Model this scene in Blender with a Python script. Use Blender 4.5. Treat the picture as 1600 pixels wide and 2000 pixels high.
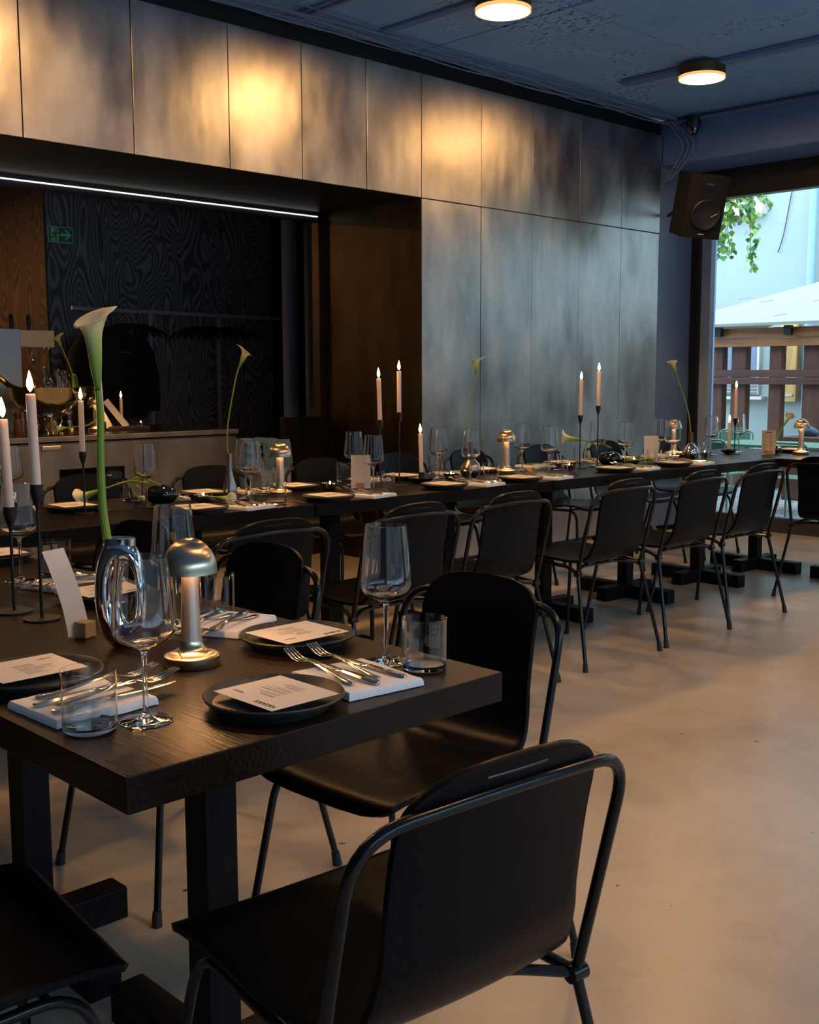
import bpy, bmesh, math, random
from mathutils import Vector, Matrix, noise
PI = math.pi
R = math.radians
rnd = random.Random(7)
for o in list(bpy.data.objects): bpy.data.objects.remove(o, do_unlink=True)
scene = bpy.context.scene
C = scene.collection

# ------------------------------------------------------------ camera, world, light, exposure
cam = bpy.data.cameras.new('camera')
cam.sensor_fit = 'HORIZONTAL'; cam.sensor_width = 36.0; cam.lens = 36.0*2193.4/1600
cam.clip_start = 0.02; cam.clip_end = 200
camo = bpy.data.objects.new('camera', cam); C.objects.link(camo)
th, yaw, roll = 0.12171, 0.79958, -0.002993
F = Vector((math.cos(yaw)*math.cos(th), math.sin(yaw)*math.cos(th), -math.sin(th)))
Rt = Vector((math.sin(yaw), -math.cos(yaw), 0)); Up = Rt.cross(F)
cr, sr = math.cos(roll), math.sin(roll)
Rt, Up = cr*Rt+sr*Up, -sr*Rt+cr*Up
camo.matrix_world = Matrix(((Rt.x, Up.x, -F.x, 0), (Rt.y, Up.y, -F.y, 0), (Rt.z, Up.z, -F.z, 1.25), (0, 0, 0, 1)))
scene.camera = camo

scene.view_settings.view_transform = 'Standard'
scene.view_settings.look = 'None'
scene.view_settings.gamma = 1.0
scene.view_settings.use_curve_mapping = False
scene.view_settings.exposure = 0.28

SKY = 6.5
world = bpy.data.worlds.new('overcast sky'); scene.world = world
world.use_nodes = True
bg = world.node_tree.nodes['Background']
bg.inputs[0].default_value = (0.45, 0.70, 1.0, 1)
bg.inputs[1].default_value = SKY

CEIL_LAMP = 112.0
TABLE_LAMP = 48.0
FLAME = 40.0
def portal(loc, rot, sx, sy):
    l = bpy.data.lights.new('window_portal', 'AREA'); l.shape = 'RECTANGLE'; l.size = sx; l.size_y = sy
    l.cycles.is_portal = True
    o = bpy.data.objects.new('window_portal', l); C.objects.link(o); o.location = loc; o.rotation_euler = rot
portal((8.36, 1.0, 1.38), (0, R(90), 0), 2.5, 7.9)
portal((2.6, -3.06, 1.45), (R(90), 0, 0), 9.6, 2.3)

# ------------------------------------------------------------ materials
MATS = {}
def mat(name, col, rough=0.5, metal=0.0, spec=None, ior=None, trans=0.0, emit=None, estr=0.0, coat=0.0, sss=0.0, aniso=0.0):
    if name in MATS: return MATS[name]
    m = bpy.data.materials.new(name); m.use_nodes = True
    b = m.node_tree.nodes['Principled BSDF']
    b.inputs['Base Color'].default_value = (*col, 1)
    b.inputs['Roughness'].default_value = rough
    b.inputs['Metallic'].default_value = metal
    if spec is not None: b.inputs['Specular IOR Level'].default_value = spec
    if ior: b.inputs['IOR'].default_value = ior
    b.inputs['Transmission Weight'].default_value = trans
    b.inputs['Coat Weight'].default_value = coat
    b.inputs['Anisotropic'].default_value = aniso
    if sss:
        b.inputs['Subsurface Weight'].default_value = sss
        b.inputs['Subsurface Radius'].default_value = (0.02, 0.01, 0.006)
        b.inputs['Subsurface Scale'].default_value = 1.0
    if emit:
        b.inputs['Emission Color'].default_value = (*emit, 1); b.inputs['Emission Strength'].default_value = estr
    MATS[name] = m
    return m
def N(m, t, **kw):
    n = m.node_tree.nodes.new(t)
    for k, v in kw.items():
        if k in n.inputs.keys() if isinstance(k, str) else False: n.inputs[k].default_value = v
        else: setattr(n, k, v)
    return n
def L(m, a, b): m.node_tree.links.new(a, b)
def BS(m): return m.node_tree.nodes['Principled BSDF']
def coords(m, scale=(1, 1, 1), kind='Object', rot=(0, 0, 0)):
    tc = m.node_tree.nodes.new('ShaderNodeTexCoord'); mp = m.node_tree.nodes.new('ShaderNodeMapping')
    mp.inputs['Scale'].default_value = scale; mp.inputs['Rotation'].default_value = rot
    L(m, tc.outputs[kind], mp.inputs[0]); return mp.outputs[0]
def geo(m, scale=(1, 1, 1), rot=(0, 0, 0)):
    g = m.node_tree.nodes.new('ShaderNodeNewGeometry'); mp = m.node_tree.nodes.new('ShaderNodeMapping')
    mp.inputs['Scale'].default_value = scale; mp.inputs['Rotation'].default_value = rot
    L(m, g.outputs['Position'], mp.inputs[0]); return mp.outputs[0]
def noi(m, vec, scale, detail=4, rough=0.5, dist=0.0):
    n = m.node_tree.nodes.new('ShaderNodeTexNoise'); n.inputs['Scale'].default_value = scale
    n.inputs['Detail'].default_value = detail; n.inputs['Roughness'].default_value = rough; n.inputs['Distortion'].default_value = dist
    L(m, vec, n.inputs['Vector']); return n.outputs['Fac']
def ramp(m, fac, pts):
    n = m.node_tree.nodes.new('ShaderNodeValToRGB'); e = n.color_ramp.elements
    while len(e) < len(pts): e.new(0.5)
    for i, (p, c) in enumerate(pts):
        e[i].position = p; e[i].color = (*c, 1) if len(c) == 3 else c
    L(m, fac, n.inputs[0]); return n.outputs[0]
def rng(m, fac, a, b, c, d):
    n = m.node_tree.nodes.new('ShaderNodeMapRange')
    for i, v in enumerate((a, b, c, d)): n.inputs[i+1].default_value = v
    L(m, fac, n.inputs[0]); return n.outputs[0]
def bump(m, h, strength, dist=0.01, prev=None):
    n = m.node_tree.nodes.new('ShaderNodeBump'); n.inputs['Strength'].default_value = strength; n.inputs['Distance'].default_value = dist
    L(m, h, n.inputs['Height'])
    if prev is not None: L(m, prev, n.inputs['Normal'])
    return n.outputs[0]
def mixc(m, fac, a, b):
    n = m.node_tree.nodes.new('ShaderNodeMix'); n.data_type = 'RGBA'
    for s, v in ((6, a), (7, b)):
        if isinstance(v, tuple): n.inputs[s].default_value = (*v, 1)
        else: L(m, v, n.inputs[s])
    if isinstance(fac, float): n.inputs[0].default_value = fac
    else: L(m, fac, n.inputs[0])
    return n.outputs[2]

# waxed steel wall cladding
def metal_panel(name, col, r0, r1):
    m = mat(name, col, 0.35, 1.0)
    p = geo(m, (1, 1, 0.45)); n1 = noi(m, p, 5.0, 3, 0.5, 0.0)
    p2 = geo(m, (1, 1, 1)); n2 = noi(m, p2, 90, 3, 0.6)
    L(m, rng(m, n1, 0.25, 0.75, max(r0, 0.285), r1), BS(m).inputs['Roughness'])
    c = ramp(m, n1, [(0.25, tuple(v*0.5 for v in col)), (0.75, tuple(min(1, v*1.15) for v in col))])
    L(m, c, BS(m).inputs['Base Color'])
    n3 = noi(m, geo(m, (1, 1, 0.5)), 3.0, 2, 0.5, 0.2)
    n4 = noi(m, geo(m, (1, 1, 0.25)), 30, 4, 0.65, 0.3)
    b = bump(m, n3, 0.10, 0.04)
    n4 = noi(m, geo(m, (1, 1, 0.4)), 9, 1, 0.4)
    b = bump(m, n4, 0.22, 0.012, b)
    n5 = noi(m, geo(m, (1, 1, 0.5)), 28, 2, 0.5)
    b = bump(m, n5, 0.12, 0.004, b)
    L(m, bump(m, n2, 0.16, 0.002, b), BS(m).inputs['Normal'])
    return m
M_PANEL = metal_panel('waxed_steel_panel', (0.58, 0.575, 0.56), 0.25, 0.45)
M_JAMB = metal_panel('bronze_panel', (0.10, 0.068, 0.043), 0.34, 0.44)
M_CAB = metal_panel('cabinet_metal', (0.40, 0.34, 0.28), 0.42, 0.50)
M_STEELTOP = mat('dark_worktop', (0.02, 0.018, 0.016), 0.18)

def wood_black(name, col, grain_axis, rough, bs=0.35, gs=1.0, sp=0.4):
    m = mat(name, col, rough, 0.0, sp)
    sc = [1, 1, 1]; sc[grain_axis] = 0.06
    p = coords(m, tuple(sc)); n = noi(m, p, 160*gs, 3, 0.55, 0.1)
    p2 = coords(m, (1, 1, 1)); n2 = noi(m, p2, 3, 3, 0.5)
    c = ramp(m, n, [(0.35, tuple(v*0.45 for v in col)), (0.62, tuple(v*1.3 for v in col))])
    L(m, c, BS(m).inputs['Base Color'])
    L(m, rng(m, n2, 0.3, 0.7, rough*0.85, rough*1.2), BS(m).inputs['Roughness'])
    L(m, bump(m, n, bs, 0.0012), BS(m).inputs['Normal'])
    return m
M_TABLE_X = wood_black('black_stained_oak', (0.010, 0.0045, 0.0026), 0, 0.34, 0.6, sp=0.16)
M_TABLE_Y = wood_black('black_stained_oak_lengthwise', (0.014, 0.0062, 0.0034), 1, 0.34, 0.9, sp=0.2)
M_POST = wood_black('black_oak_post', (0.005, 0.005, 0.0065), 2, 0.5, sp=0.15)
M_PLY = wood_black('black_ash_plywood', (0.0026, 0.0028, 0.0045), 2, 0.34, 0.3, 1.4, 0.11)
M_SEAT = M_PLY
M_TUBE = mat('black_powder_coat', (0.005, 0.005, 0.006), 0.24, 0.0, 0.35)
M_RUBBER = mat('black_rubber', (0.01, 0.01, 0.01), 0.7)
M_BLACKIRON = mat('matt_black_iron', (0.009, 0.009, 0.010), 0.42)
M_BLACKGLAZE = mat('black_glaze', (0.004, 0.004, 0.005), 0.04, 0, 0.7, coat=0.6)
M_GLASS = mat('clear_glass', (1, 1, 1), 0.0, 0, None, 1.46, 1.0)
M_STEEL = mat('polished_steel', (0.62, 0.58, 0.54), 0.13, 1.0)
M_CHROME = mat('chrome', (0.78, 0.77, 0.76), 0.035, 1.0)
M_BRUSH = mat('brushed_nickel', (0.62, 0.48, 0.32), 0.29, 1.0, aniso=0.85)
_t = M_BRUSH.node_tree.nodes.new('ShaderNodeTangent'); _t.direction_type = 'RADIAL'; _t.axis = 'Z'; L(M_BRUSH, _t.outputs[0], BS(M_BRUSH).inputs['Tangent'])
M_SILVER = mat('hammered_silver', (0.62, 0.57, 0.50), 0.16, 1.0)
M_CUTLERY = mat('polished_cutlery', (0.74, 0.67, 0.58), 0.15, 1.0)
M_VASE = mat('smoked_steel_vase', (0.42, 0.36, 0.32), 0.28, 1.0)
M_PLATE = mat('charcoal_stoneware', (0.030, 0.030, 0.029), 0.48)
_n = noi(M_PLATE, coords(M_PLATE), 260, 3, 0.6)
L(M_PLATE, bump(M_PLATE, _n, 0.35, 0.001), BS(M_PLATE).inputs['Normal'])
L(M_PLATE, ramp(M_PLATE, noi(M_PLATE, coords(M_PLATE), 60, 4), [(0.3, (0.018, 0.018, 0.018)), (0.7, (0.05, 0.048, 0.042))]), BS(M_PLATE).inputs['Base Color'])
M_PAPER = mat('cream_paper', (0.80, 0.72, 0.62), 0.75)
M_KRAFT = mat('kraft_paper', (0.62, 0.46, 0.32), 0.75)
M_INK = mat('black_ink', (0.02, 0.02, 0.02), 0.8)
M_INKSOFT = mat('grey_ink', (0.22, 0.20, 0.18), 0.8)
M_LINEN = mat('white_linen', (0.84, 0.83, 0.82), 0.9)
_n = noi(M_LINEN, coords(M_LINEN, (1, 1, 1)), 500, 2); L(M_LINEN, bump(M_LINEN, _n, 0.25, 0.0006), BS(M_LINEN).inputs['Normal'])
M_WAX = mat('ivory_wax', (0.90, 0.72, 0.60), 0.45, sss=0.35)
M_WICK = mat('burnt_wick', (0.02, 0.01, 0.01), 0.9)
M_FLAME = mat('candle_flame', (1, 0.6, 0.2), 0.9, emit=(1.0, 0.60, 0.22), estr=FLAME)
M_STEM = mat('green_stem', (0.22, 0.36, 0.035), 0.38, sss=0.1)
M_SPATHE = mat('calla_petal', (0.80, 0.78, 0.58), 0.45, sss=0.12)
_g = coords(M_SPATHE, (1, 1, 1))
_s = M_SPATHE.node_tree.nodes.new('ShaderNodeSeparateXYZ'); L(M_SPATHE, _g, _s.inputs[0])
L(M_SPATHE, ramp(M_SPATHE, rng(M_SPATHE, _s.outputs[2], 0.0, 0.09, 0, 1), [(0.0, (0.10, 0.24, 0.015)), (0.5, (0.33, 0.45, 0.07)), (0.8, (0.66, 0.66, 0.30)), (1.0, (0.84, 0.77, 0.50))]), BS(M_SPATHE).inputs['Base Color'])
M_SPADIX = mat('yellow_spadix', (0.8, 0.5, 0.05), 0.6)
M_OAKBLOCK = mat('pale_wood_block', (0.46, 0.27, 0.11), 0.5)
M_LAMPDIFF = mat('ceiling_lamp_diffuser', (1, 0.8, 0.5), 0.6, emit=(1.0, 0.53, 0.175), estr=CEIL_LAMP)
M_TLAMPDIFF = mat('table_lamp_diffuser', (1, 0.8, 0.5), 0.6, emit=(1.0, 0.56, 0.26), estr=TABLE_LAMP)
M_LED = mat('led_strip', (1, 1, 1), 0.6, emit=(0.95, 1.0, 0.88), estr=1.15)
M_LAMPMETAL = mat('bronze_lamp_rim', (0.16, 0.10, 0.05), 0.4, 0.8)
M_BLUEPAINT = mat('dark_blue_paint', (0.11, 0.17, 0.30), 0.55)
M_BEAM = mat('blue_beam_paint', (0.10, 0.19, 0.42), 0.6)
M_BLACKP = mat('black_paint', (0.006, 0.006, 0.008), 0.45)
M_FRAME = mat('grey_blue_frame', (0.24, 0.34, 0.48), 0.45)
M_CABLE = mat('painted_cable', (0.14, 0.20, 0.32), 0.55)
M_BLANKET = mat('blue_wool', (0.11, 0.21, 0.30), 0.95)
M_BLUEBOX = mat('grey_blue_box', (0.22, 0.32, 0.46), 0.5)
M_FABRICBLACK = mat('black_cloth', (0.006, 0.006, 0.007), 0.9)
M_RAIL = mat('grey_steel_rail', (0.42, 0.48, 0.55), 0.45, 0.3)
M_BROWNCLAY = mat('brown_clay', (0.12, 0.045, 0.02), 0.45)
M_BOTTLE = mat('dark_green_bottle', (0.01, 0.02, 0.01), 0.05, 0, 0.6)
M_GOLD = mat('gold_foil', (0.75, 0.5, 0.2), 0.3, 1.0)
M_GREEN = mat('sage_painted_metal', (0.12, 0.19, 0.11), 0.45)
M_EXITG = mat('exit_green', (0.02, 0.28, 0.12), 0.4)
M_EXITW = mat('exit_white', (0.65, 0.85, 0.62), 0.4)
M_WIRE = mat('copper_cone', (0.8, 0.45, 0.1), 0.3, 1)
M_MINT = mat('mint_render', (0.31, 0.32, 0.28), 0.85)
L(M_MINT, ramp(M_MINT, noi(M_MINT, geo(M_MINT), 0.8, 4), [(0.3, (0.29, 0.31, 0.27)), (0.7, (0.33, 0.325, 0.27))]), BS(M_MINT).inputs['Base Color'])
M_CANOPY = mat('white_roof_sheet', (0.33, 0.275, 0.21), 0.6)
M_WHITEPVC = mat('white_sill', (0.62, 0.50, 0.42), 0.5)
M_PIPE = mat('zinc_pipe', (0.26, 0.36, 0.42), 0.4, 0.1)
M_LEAF = mat('green_leaf', (0.10, 0.20, 0.03), 0.5)
L(M_LEAF, ramp(M_LEAF, noi(M_LEAF, geo(M_LEAF), 7, 2), [(0.35, (0.06, 0.20, 0.05)), (0.65, (0.30, 0.42, 0.05))]), BS(M_LEAF).inputs['Base Color'])
M_COBBLE = mat('pale_cobbles', (0.5, 0.5, 0.48), 0.8)
_v = M_COBBLE.node_tree.nodes.new('ShaderNodeTexVoronoi'); _v.feature = 'DISTANCE_TO_EDGE'; _v.inputs['Scale'].default_value = 7
L(M_COBBLE, geo(M_COBBLE), _v.inputs['Vector'])
L(M_COBBLE, ramp(M_COBBLE, _v.outputs[0], [(0.0, (0.10, 0.10, 0.085)), (0.08, (0.27, 0.24, 0.19))]), BS(M_COBBLE).inputs['Base Color'])

def wood_plank(name, c0, c1, axis, sc=18):
    m = mat(name, c0, 0.6)
    s = [1, 1, 1]; s[axis] = 0.08
    n = noi(m, geo(m, tuple(s)), sc, 4, 0.6, 0.4)
    L(m, ramp(m, n, [(0.3, c0), (0.7, c1)]), BS(m).inputs['Base Color']); return m
M_FENCE = wood_plank('red_brown_timber', (0.055, 0.016, 0.007), (0.16, 0.045, 0.016), 2)
M_FENCEY = wood_plank('red_brown_rail', (0.055, 0.018, 0.008), (0.13, 0.04, 0.015), 1)
M_PALETIMBER = wood_plank('pale_timber_beam', (0.26, 0.085, 0.025), (0.48, 0.18, 0.05), 1)
M_SHUTTER = wood_plank('knotty_pine', (0.45, 0.18, 0.04), (0.80, 0.42, 0.12), 2, 12)

# stained plywood with ring grain
def plywood(name, dark, light):
    m = mat(name, dark, 0.55)
    p = geo(m, (1, 1, 0.26)); n1 = noi(m, p, 3.4, 1.5, 0.4, 0.35)
    w = m.node_tree.nodes.new('ShaderNodeMath'); w.operation = 'MULTIPLY'; w.inputs[1].default_value = 210; L(m, n1, w.inputs[0])
    s = m.node_tree.nodes.new('ShaderNodeMath'); s.operation = 'SINE'; L(m, w.outputs[0], s.inputs[0])
    L(m, ramp(m, rng(m, s.outputs[0], -1, 1, 0, 1), [(0.0, dark), (0.35, dark), (0.8, light)]), BS(m).inputs['Base Color'])
    return m
M_PLYDARK = plywood('grey_stained_plywood', (0.085, 0.09, 0.10), (0.24, 0.26, 0.29))
M_PLYWARM = plywood('brown_warm_lit_plywood', (0.045, 0.025, 0.013), (0.13, 0.075, 0.042))  # natural ply brown, with the warm light on this face put into it

# concrete floor
M_FLOOR = mat('polished_concrete', (0.3, 0.26, 0.2), 0.3, 0, 0.6)
_p = geo(M_FLOOR); _a = noi(M_FLOOR, _p, 0.9, 5, 0.55, 0.8); _b = noi(M_FLOOR, _p, 6.0, 6, 0.6, 0.5)
_c = ramp(M_FLOOR, _a, [(0.25, (0.33, 0.265, 0.19)), (0.5, (0.46, 0.39, 0.30)), (0.75, (0.56, 0.49, 0.40))])
_c2 = mixc(M_FLOOR, 0.28, _c, ramp(M_FLOOR, _b, [(0.35, (0.26, 0.20, 0.145)), (0.65, (0.52, 0.43, 0.33))]))
_sp = ramp(M_FLOOR, noi(M_FLOOR, _p, 22, 1, 0.4), [(0.20, (1, 1, 1)), (0.225, (0, 0, 0))])
L(M_FLOOR, mixc(M_FLOOR, _sp, _c2, (0.08, 0.06, 0.05)), BS(M_FLOOR).inputs['Base Color'])
L(M_FLOOR, rng(M_FLOOR, _b, 0.3, 0.7, 0.28, 0.34), BS(M_FLOOR).inputs['Roughness'])
L(M_FLOOR, bump(M_FLOOR, _a, 0.12, 0.02), BS(M_FLOOR).inputs['Normal'])

# rough painted concrete ceiling
M_CEIL = mat('painted_concrete_ceiling', (0.3, 0.33, 0.4), 0.75)
_p = geo(M_CEIL); _a = noi(M_CEIL, _p, 1.3, 5, 0.6); _b = noi(M_CEIL, geo(M_CEIL, (1, 0.5, 1)), 45, 4, 0.65)
_m = M_CEIL.node_tree.nodes.new('ShaderNodeMath'); _m.operation = 'MULTIPLY'; L(M_CEIL, ramp(M_CEIL, _a, [(0.50, (0, 0, 0)), (0.60, (1, 1, 1))]), _m.inputs[0])
L(M_CEIL, ramp(M_CEIL, _b, [(0.56, (0, 0, 0)), (0.60, (1, 1, 1))]), _m.inputs[1])
L(M_CEIL, mixc(M_CEIL, _m.outputs[0], ramp(M_CEIL, _a, [(0.3, (0.15, 0.34, 0.66)), (0.7, (0.26, 0.48, 0.82))]), (0.03, 0.03, 0.035)), BS(M_CEIL).inputs['Base Color'])
L(M_CEIL, bump(M_CEIL, _b, 0.5, 0.006), BS(M_CEIL).inputs['Normal'])

# window pane: thin clear glass
M_PANE = bpy.data.materials.new('window_glass'); M_PANE.use_nodes = True
nt = M_PANE.node_tree; nt.nodes.clear()
o_ = nt.nodes.new('ShaderNodeOutputMaterial'); mx = nt.nodes.new('ShaderNodeMixShader'); tr = nt.nodes.new('ShaderNodeBsdfTransparent')
gl = nt.nodes.new('ShaderNodeBsdfGlossy'); fr = nt.nodes.new('ShaderNodeFresnel')
tr.inputs[0].default_value = (0.97, 0.99, 0.98, 1); gl.inputs['Roughness'].default_value = 0.0; fr.inputs[0].default_value = 1.35
nt.links.new(fr.outputs[0], mx.inputs[0]); nt.links.new(tr.outputs[0], mx.inputs[1]); nt.links.new(gl.outputs[0], mx.inputs[2]); nt.links.new(mx.outputs[0], o_.inputs[0])

# ------------------------------------------------------------ helpers
def tag(o, label, cat, group=None, kind=None):
    if label: o['label'] = label
    if cat: o['category'] = cat
    if group: o['group'] = group
    if kind: o['kind'] = kind
    return o
def obj(name, bm, m, parent=None, smooth=True, loc=None, rot=None, bevel=0, seg=2, auto=35):
    bmesh.ops.recalc_face_normals(bm, faces=bm.faces)
    me = bpy.data.meshes.new(name); bm.to_mesh(me); bm.free()
    if m is not None: me.materials.append(m)
    o = bpy.data.objects.new(name, me); C.objects.link(o)
    if smooth and len(me.polygons):
        me.polygons.foreach_set('use_smooth', [True]*len(me.polygons))
        try: me.set_sharp_from_angle(angle=R(auto))
        except Exception: pass
    if bevel:
        b = o.modifiers.new('bevel', 'BEVEL'); b.width = bevel; b.segments = seg; b.limit_method = 'ANGLE'; b.angle_limit = R(40)
    if parent is not None: o.parent = parent
    if loc: o.location = loc
    if rot: o.rotation_euler = rot
    return o
def empty(name, loc, rz=0, label=None, cat=None, group=None):
    o = bpy.data.objects.new(name, None); C.objects.link(o); o.empty_display_size = 0.05
    o.location = loc; o.rotation_euler = (0, 0, rz)
    return tag(o, label, cat, group)
KIDS = {}
def kids(o):
    if o.name not in KIDS: KIDS[o.name] = [c for c in C.objects if c.parent == o]
    return KIDS[o.name]
def dup(o, loc=None, rz=None, label=None, group=None, parent=None):
    c = o.copy(); C.objects.link(c)
    if parent is not None: c.parent = parent
    if loc is not None: c.location = loc
    if rz is not None: c.rotation_euler = (c.rotation_euler[0], c.rotation_euler[1], rz)
    if label: c['label'] = label
    if group: c['group'] = group
    for k in list(kids(o)): dup(k, parent=c)
    return c
def B(): return bmesh.new()
def box(bm, x0, x1, y0, y1, z0, z1, mtx=None):
    vs = [bm.verts.new((x, y, z)) for x in (x0, x1) for y in (y0, y1) for z in (z0, z1)]
    for f in ((0, 1, 3, 2), (4, 6, 7, 5), (0, 4, 5, 1), (2, 3, 7, 6), (0, 2, 6, 4), (1, 5, 7, 3)): bm.faces.new([vs[i] for i in f])
    if mtx is not None:
        for v in vs: v.co = mtx @ v.co
    return bm
def lathe(bm, prof, seg=40, c=(0, 0, 0), closed=False, mtx=None, wob=None):
    rings = []
    for r, z in prof:
        if r < 1e-6: rings.append([bm.verts.new((c[0], c[1], c[2]+z))])
        else: rings.append([bm.verts.new((c[0]+r*math.cos(2*PI*i/seg), c[1]+r*math.sin(2*PI*i/seg), c[2]+z)) for i in range(seg)])
    pr = list(zip(rings[:-1], rings[1:]))
    if closed: pr.append((rings[-1], rings[0]))
    for a, b in pr:
        for i in range(seg):
            j = (i+1) % seg
            if len(a) == 1 and len(b) == 1: continue
            if len(a) == 1: bm.faces.new((a[0], b[i], b[j]))
            elif len(b) == 1: bm.faces.new((a[i], a[j], b[0]))
            else: bm.faces.new((a[i], a[j], b[j], b[i]))
    if mtx is not None:
        for ring in rings:
            for v in ring: v.co = mtx @ v.co
    return bm
def tube(bm, pts, rad, seg=10, cap=True, flat=1.0):
    pts = [Vector(p) for p in pts]; n = len(pts)
    if not isinstance(rad, (list, tuple)): rad = [rad]*n
    T = [(pts[min(i+1, n-1)]-pts[max(i-1, 0)]).normalized() for i in range(n)]
    up = Vector((0, 0, 1)) if abs(T[0].z) < 0.9 else Vector((1, 0, 0))
    nrm = (up - T[0]*up.dot(T[0])).normalized(); rings = []
    for i in range(n):
        nrm = (nrm - T[i]*nrm.dot(T[i])).normalized(); bi = T[i].cross(nrm)
        rings.append([bm.verts.new(pts[i] + (nrm*math.cos(2*PI*k/seg)*flat + bi*math.sin(2*PI*k/seg))*rad[i]) for k in range(seg)])
    for a, b in zip(rings[:-1], rings[1:]):
        for k in range(seg): bm.faces.new((a[k], a[(k+1) % seg], b[(k+1) % seg], b[k]))
    if cap: bm.faces.new(rings[0][::-1]); bm.faces.new(rings[-1])
    return bm
def fillet(pts, r, n=7):
    pts = [Vector(p) for p in pts]; out = [pts[0]]
    for i in range(1, len(pts)-1):
        a, b, c = pts[i-1], pts[i], pts[i+1]; rr = r[i-1] if isinstance(r, (list, tuple)) else r
        u = (a-b); v = (c-b); d = min(rr, u.length*0.48, v.length*0.48)
        p0 = b+u.normalized()*d; p1 = b+v.normalized()*d
        for k in range(n+1):
            t = k/n; out.append(p0*(1-t)**2 + b*2*t*(1-t) + p1*t*t)
    out.append(pts[-1]); return out
def spline(pts, n=8):
    pts = [Vector(p) for p in pts]; P = [pts[0]*2-pts[1]]+pts+[pts[-1]*2-pts[-2]]; out = []
    for i in range(1, len(P)-2):
        for k in range(n):
            t = k/n; a, b, c, d = P[i-1:i+3]
            out.append(0.5*((2*b)+(c-a)*t+(2*a-5*b+4*c-d)*t*t+(3*b-a-3*c+d)*t**3))
    out.append(pts[-1]); return out
def struct(name, bm, m, **kw):
    o = obj(name, bm, m, **kw); o['kind'] = 'structure'; return o

# ------------------------------------------------------------ the room
struct('floor', box(B(), -3, 8.28, -3, 9.9, -0.1, 0), M_FLOOR, smooth=False)
bm = B()
yy = [-3.0, -1.9, -0.7, 0.5, 1.7, 2.55, 3.2, 3.93, 4.55, 5.2]
xs = -3.0
for i in range(12):
    for a, b in ((-3.0, -0.7), (-0.7, 1.6), (1.6, 3.9), (3.9, 5.1)):
        x0 = -3.0+i*1.0; g = 0.006
        dz = rnd.uniform(-0.006, 0.006)
        box(bm, x0+g, min(x0+1.0-g, 8.28), a+g, b-g, 3.2+dz, 3.3)
box(bm, -3, 8.28, -3, 5.1, 3.225, 3.35)
struct('ceiling', bm, M_CEIL, smooth=False)
struct('ceiling_alcove', box(B(), -3, 5.12, 5.112, 6.06, 2.347, 2.5), M_BLACKP, smooth=False)
struct('ceiling_cloakroom', box(B(), -3, 8.28, 6.1, 9.9, 2.75, 2.85), M_BLACKP, smooth=False)
struct('ceiling_leak_cover', box(B(), -3.2, 8.5, -3.2, 10.1, 3.36, 3.5), M_BLACKP, smooth=False)  # unseen outer cover added over the rooms to stop light leaking in
struct('wall_leak_cover_back', box(B(), -3.2, 8.5, 9.9, 10.0, 0, 3.4), M_BLACKP, smooth=False)  # unseen closing wall added against light leaks behind the cloakroom
struct('wall_leak_cover_left', box(B(), -3.25, -3.1, -3.2, 10, 0, 3.4), M_BLACKP, smooth=False)  # unseen second left wall, part of the same added leak cover
struct('wall_header_right', box(B(), 8.2, 8.4, -3.1, 5.3, 2.86, 3.4), M_BLACKP, smooth=False)
# clad rear wall
seams = [-3.0, -2.17, -1.59, -1.01, -0.43, 0.15, 0.73, 1.31, 1.89, 2.468, 3.05, 3.628, 4.123, 4.612, 5.072, 5.623, 6.148, 6.677, 7.198, 7.71]
for i, (a, b) in enumerate(zip(seams[:-1], seams[1:])):
    for z0, z1 in (((2.347, 3.092),) if b <= 5.08 else ((0.03, 2.341), (2.347, 3.092))):
        bm = B(); t = rnd.uniform(-0.0015, 0.0015); s = rnd.uniform(-0.0012, 0.0012)
        box(bm, a+0.0025, b-0.0025, 5.1, 5.108, z0, z1)
        for v in bm.verts:
            if v.co.y < 5.101: v.co.y += t*((v.co.x-a)/(b-a)-0.5)*2 + s*(v.co.z-z0)
        struct('wall_back', bm, M_PANEL, smooth=False, bevel=0.0015)
struct('wall_back_core', box(B(), 5.09, 7.73, 5.112, 5.3, 0, 3.2), M_BLACKP, smooth=False)
struct('wall_back_header', box(B(), -3, 5.09, 5.112, 5.2, 2.5, 3.2), M_BLACKP, smooth=False)
# recess: right jamb, low wall, lintel
struct('wall_alcove', box(B(), 5.072, 5.085, 5.108, 6.08, 0, 2.345), M_JAMB, smooth=False)
struct('wall_alcove_low', box(B(), 4.70, 5.085, 6.06, 6.10, 0, 0.965), M_JAMB, smooth=False, bevel=0.003)
struct('wall_alcove_side', box(B(), 5.09, 5.2, 5.3, 9.8, 0, 2.9), M_BLACKP, smooth=False) if False else None
struct('trim_1', box(B(), -3, 5.08, 6.05, 6.12, 2.285, 2.5), M_BLACKP, smooth=False)
struct('trim_2', box(B(), 5.02, 5.085, 6.05, 6.12, 0.965, 2.345), M_JAMB, smooth=False)
tag(obj('led_strip', box(B(), 0.2, 5.01, 6.040, 6.048, 2.314, 2.321), M_LED, smooth=False), 'thin white light strip running along the dark recess lintel', 'light strip')
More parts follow.
